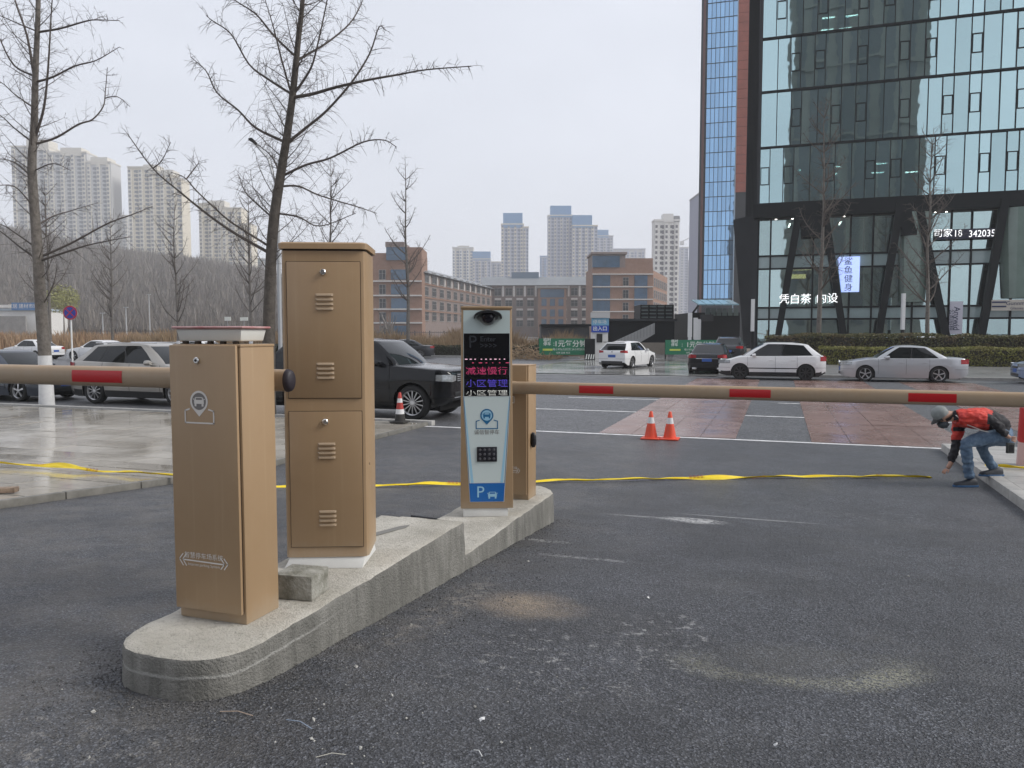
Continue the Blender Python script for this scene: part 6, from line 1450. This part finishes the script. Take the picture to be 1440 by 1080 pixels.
# underground ramp: black wall, canopy, slanted ribbed parapet
Y = 72; kx = Y/FPX; rp_ = empty('ramp_building', tuple(at(900, 468, Y)), YAW, 'dark ramp building with slanted pale ribbed parapet and glazed box', 'building'); rp_.location.z = -.47; lx = lambda px: (px-900)*kx
MB().box(lx(762), lx(832), 2, 6, 0, zpx(459, Y)).build('dark_hoarding', mat('grey hoarding', (.085,.088,.092), .6, var=.2, vscale=.5), rp_); MB().box(lx(762), lx(835), 1.4, 6.4, zpx(459, Y), zpx(456, Y)).build('dark_roof', M_mull, rp_)
MB().box(lx(858), lx(952), 1.2, 7, 0, zpx(452, Y)).build('dark_wall', M_mull, rp_); MB().box(lx(852), lx(954), .6, 7.4, zpx(452, Y), zpx(448.5, Y)).build('canopy_roof', M_clad, rp_)
P = [(862,481),(919,455),(919,470),(890,487)]; 
b = MB(); Pl = [(lx(a), -.6, zpx(c, Y)) for a, c in P]; b.prism(Pl, (0, .3, 0)).build('ramp_parapet', mat('pale ribbed metal', (.42,.42,.41), .5, var=.06), rp_)
for k in range(13):
    f = (k+.5)/13; a = Vector(Pl[0]).lerp(Vector(Pl[1]), f); c = Vector(Pl[3]).lerp(Vector(Pl[2]), f); MB().box(a.x-.03, a.x+.03, -.66, -.602, min(c.z, a.z-.3), a.z).build('rib', mat('rib metal', (.30,.30,.30), .5), rp_)
MB().box(lx(890), lx(936), -1, -.7, 0, zpx(482, Y)).build('tan_wall', mat('tan render', (.27,.235,.19), .8, var=.1), rp_)
gb = empty('glazed_box', (lx(927), 1.2, zpx(448.4, Y))); gb.parent = rp_; gw, gh = 46*kx, 20*kx
MB().box(-gw/2, gw/2, .3, 4, 0, gh).build('box_mass', M_clad, gb)
for i in range(4):
    for j in range(4): MB().box(-gw/2+i*gw/4+.08, -gw/2+(i+1)*gw/4-.08, .0, .28, j*gh/4+.1, (j+1)*gh/4-.14).build('louvre_pane', mat('grey green louvre', (.13,.17,.165), .35), gb)
for i in range(5): MB().box(-gw/2+i*gw/4-.05, -gw/2+i*gw/4+.05, -.05, .25, 0, gh).build('frame_bar', M_mull, gb)
# glass pavilion
Y = 82; kx = Y/FPX; pvn = empty('glass_pavilion', tuple(at(1006, 468, Y)), YAW, 'low glass pavilion with pale blue glass roof left of office', 'pavilion'); pvn.location.z = -.47; lx = lambda px: (px-1006)*kx
MB().box(lx(973), lx(1042), .5, 9, 0, zpx(440, Y)).build('dark_mass', M_mull, pvn)
for i in range(5): MB().prism([(lx(980+i*11.6)+.06, -.3, zpx(430, Y)), (lx(980+(i+1)*11.6)-.06, -.3, zpx(430, Y)), (lx(980+(i+1)*11.6)-.06, 3, zpx(422, Y)), (lx(980+i*11.6)-.06+.12, 3, zpx(422, Y))], (0,0,.12)).build('roof_pane', mat('pale blue roof glass', (.28,.46,.54), .12, spec=.8), pvn)
for i in range(6):
    for j in range(3): MB().box(lx(992+i*8)+.06, lx(1000+i*8)-.06, .36, .48, zpx(441-j*3.6+3.4, Y), zpx(441-j*3.6, Y)).build('front_pane', MATS['grey green louvre'], pvn)
MB().box(lx(985), lx(1001), -.6, .3, zpx(452, Y), zpx(443, Y)).build('fascia_box', M_clad, pvn)
MB().prism([(lx(971), -.1, zpx(470, Y)-2), (lx(973), -.1, zpx(440, Y)), (lx(982), -.1, zpx(428, Y)), (lx(984), -.1, zpx(428, Y)), (lx(976), -.1, zpx(440, Y)), (lx(974), -.1, zpx(470, Y)-2)], (0, .3, 0)).build('gable_frame', M_mull, pvn)
M_tubeL = mat('white light pillar', (.66,.66,.66), .5)
for px, Y, y0, lb in ((970,60,440,'slim white light pillar, first left of the glass pavilion'), (978,61,447,'slim white light pillar, second by the glass pavilion'), (982.5,61.5,449,'slim white light pillar, third by the glass pavilion'), (1058,58,421,'tall white light pillar at the office corner'), (1269,54.5,413,'tall white light pillar between the two hedge trees')):
    r = empty('light_pillar', at(px, 468, Y), YAW, lb, 'light pillar', 'white light pillars'); r.location.z = -.40; h = zpx(y0, Y)-.1; w = .14 if Y > 59 else .11
    MB().box(-w*.8, w*.8, -w*.8, w*.8, 0, h*.45).build('pillar_base', M_mull if Y < 59 else M_tubeL, r); MB().box(-w, w, -w, w, h*.45, h).build('light_tube', M_tubeL, r)
# no-parking sign and street lamp
Y = 43; sg_ = empty('road_sign', at(100.5, 468, Y), YAW, 'round blue no-parking sign with red rim on white pole', 'road sign'); sg_.location.z = -.5; zc = zpx(440, Y)
MB().tube([(0,0,0),(0,0,zc-.2)], .045, 10).build('pole', M_whitep, sg_)
for nm, r0, y, m in (('red_rim', .39, 0, mat('sign red', (.42,.02,.05), .4)), ('blue_disc', .31, -.012, mat('sign blue face', (.02,.04,.32), .4))):
    o = MB().lathe([(.0001,y-.02),(r0,y-.02),(r0,y)], 32, 'Y').build(nm, m, sg_); o.location = (0, -.05, zc)
for a in (45, -45): 
    o = MB().box(-.31,.31,-.004,0,-.03,.03).build('red_bar', MATS['sign red'], sg_); o.location = (0, -.084 if a > 0 else -.089, zc); o.rotation_euler = (0, R(a), 0)
Y = 40; ls = empty('street_lamp', at(394, 468, Y), YAW, 'tall street lamp rising behind the leaning tree', 'street lamp'); ls.location.z = -.5; k = Y/FPX
MB().tube([(0,0,0),(0,0,zpx(330, Y)),(-.05,0,zpx(265, Y)),(-12*k,0,zpx(228, Y)),(-30*k,0,zpx(207, Y))], [.11,.09,.07,.055,.05], 10).build('pole', M_post, ls, smooth=50)
b = MB().loops([[(-38*k,-.1,zpx(200.5,Y)),(-38*k,.1,zpx(200.5,Y)),(-38*k,.1,zpx(203,Y)),(-38*k,-.1,zpx(203,Y))], [(-33*k,-.16,zpx(200,Y)),(-33*k,.16,zpx(200,Y)),(-33*k,.16,zpx(206,Y)),(-33*k,-.16,zpx(206,Y))], [(-27*k,-.08,zpx(206,Y)),(-27*k,.08,zpx(206,Y)),(-27*k,.08,zpx(210,Y)),(-27*k,-.08,zpx(210,Y))]]).build('lamp_head', M_mull, ls, bevel=.02)
b = MB().box(-.35,.35,0,.1,0,.45).build('small_sign', M_txtw); b.location = at(320, 451, 90); b.rotation_euler.z = YAW; tag(b, 'small white board above the tray beyond the dry grass, left of two', 'sign board'); MB().box(-.03,.03,.02,.08,-4,0).build('post', M_post, b)
b = MB().box(-.45,.45,0,.1,0,.4).build('small_sign', M_txtw); b.location = at(343, 451, 90); b.rotation_euler.z = YAW; tag(b, 'small white board above the tray beyond the dry grass, right of two', 'sign board'); MB().box(-.03,.03,.02,.08,-4,0).build('post', M_post, b)

# ================================================================== small debris on the asphalt
rg = random.Random(99); b = MB()
def stone(p, s):
    i = len(b.v); M = Matrix.Rotation(rg.uniform(0,6), 3, Vector((rg.random(), rg.random(), 1)).normalized())
    for q in ((1,0,0),(-1,0,0),(0,1,0),(0,-1,0),(0,0,1),(0,0,-1)): b.v.append(tuple(Vector(p)+M @ Vector((q[0]*s*rg.uniform(.6,1.2), q[1]*s*rg.uniform(.6,1.2), q[2]*s*.6))))
    for f in ((0,2,4),(2,1,4),(1,3,4),(3,0,4),(2,0,5),(1,2,5),(3,1,5),(0,3,5)): b.face([i+k for k in f])
def g_at(x, y, s): return (x, y, zg(y)+s*.3)
for _ in range(2600):                      # grit swept against the island
    y = rg.uniform(2.2, 7.2); d = rg.random()**2.2*.55; x = -2.0+d if rg.random() < .72 else -2.62-d*.6; s = rg.uniform(.002, .007); stone(g_at(x, y, s), s)
for _ in range(1500):
    a = rg.uniform(math.pi, 2*math.pi); d = .0+rg.random()**2*.4; s = rg.uniform(.002, .007); stone(g_at(-2.31+(.31+d)*math.cos(a), 2.75+(.42+d)*math.sin(a), s), s)
for _ in range(900): s = rg.uniform(.002, .005); stone(g_at(rg.uniform(-3, 2.2), rg.uniform(1.8, 7.5), s), s)
tag(b.build('gravel', mat('asphalt grit', (.05,.05,.052), .85, c2=(.16,.155,.15), vscale=60), fix=False), 'loose dark grit lying along the island foot', 'gravel', kind='stuff')
b = MB()
for (x, y, s) in ((-1.75,2.95,.014),(-1.45,2.72,.011),(-1.3,2.55,.009),(-1.62,2.42,.013),(-1.55,2.3,.012),(-2.45,2.2,.012),(-2.7,2.0,.012),(-1.1,2.75,.009),(-1.86,3.4,.009),(-1.8,3.6,.008),(-.9,2.5,.008),(-.75,3.1,.007),(-2.2,1.95,.009),(-1.35,2.3,.012),(-1.05,2.1,.009),(-1.9,4.4,.008),(-1.7,5.3,.012),(.9,6.0,.01),(1.6,4.2,.009)): stone(g_at(x, y, s), s)
for _ in range(170): s = rg.uniform(.0025, .006); stone(g_at(rg.uniform(-2.9, -.2), rg.uniform(1.7, 3.6), s), s)
tag(b.build('pale_pebbles', mat('pale chips', (.42,.41,.38), .8), fix=False), 'pale mortar chips scattered before the island', 'pebbles', kind='stuff')
for k, (x, y, a, l, m, lb) in enumerate(((-1.92,2.36,.1,.14,(.45,.34,.26),'thin curled tan straw at the island nose'), (-1.65,2.37,-.2,.13,(.30,.36,.45),'thin bluish wire offcut before the island nose'), (-1.42,2.22,.5,.10,(.5,.48,.42),'short pale straw right of the island nose'), (-.95,2.40,-.6,.05,(.7,.7,.68),'white paper sliver on the asphalt'), (-3.05,3.9,.2,.06,(.62,.62,.62),'white paper sliver left of the near cabinet'), (-.55,2.05,.8,.07,(.6,.58,.52),'pale splinter near the bottom edge'))):
    o = MB().tube([(x-l/2*math.cos(a), y-l/2*math.sin(a), zg(y)+.006), (x, y+.008, zg(y)+.012), (x+l/2*math.cos(a), y+l/2*math.sin(a), zg(y)+.006)], .0017, 5).build('straw', mat('scrap %d' % k, m, .7), smooth=60); tag(o, lb, 'scrap')
for k, (x, y, s, lb) in enumerate(((-1.02,2.62,.016,'crumpled white scrap right of the island nose'), (.02,2.83,.012,'small white scrap near the bottom centre'), (-.72,4.62,.012,'small white scrap on the open asphalt'))):
    b = MB(); P = [(x+s*math.cos(q)*rg.uniform(.5,1), y+s*math.sin(q)*rg.uniform(.5,1), zg(y)+rg.uniform(.004,.022)) for q in (0,1.05,2.1,3.1,4.2,5.2)]; c = (x, y, zg(y)+.02)
    for i in range(6): b.tri(P[i], P[(i+1) % 6], c)
    tag(b.build('paper_scrap', mat('white paper', (.7,.7,.69), .8)), lb, 'paper scrap')

# ================================================================== air
hz = MB().box(-960, 960, -100, 1260, -2.0, 140).build('haze', None); hz.data.materials.clear()
hm = bpy.data.materials.new('haze air'); hm.use_nodes = True; n = hm.node_tree.nodes; n.remove(n['Principled BSDF']); pvv = n.new('ShaderNodeVolumePrincipled')
pvv.inputs['Color'].default_value = (.95,.965,.99,1); pvv.inputs['Density'].default_value = .00055; pvv.inputs['Anisotropy'].default_value = .0
hm.node_tree.links.new(pvv.outputs[0], n['Material Output'].inputs['Volume']); hz.data.materials.append(hm); tag(hz, 'thin grey haze over the whole place', kind='stuff')
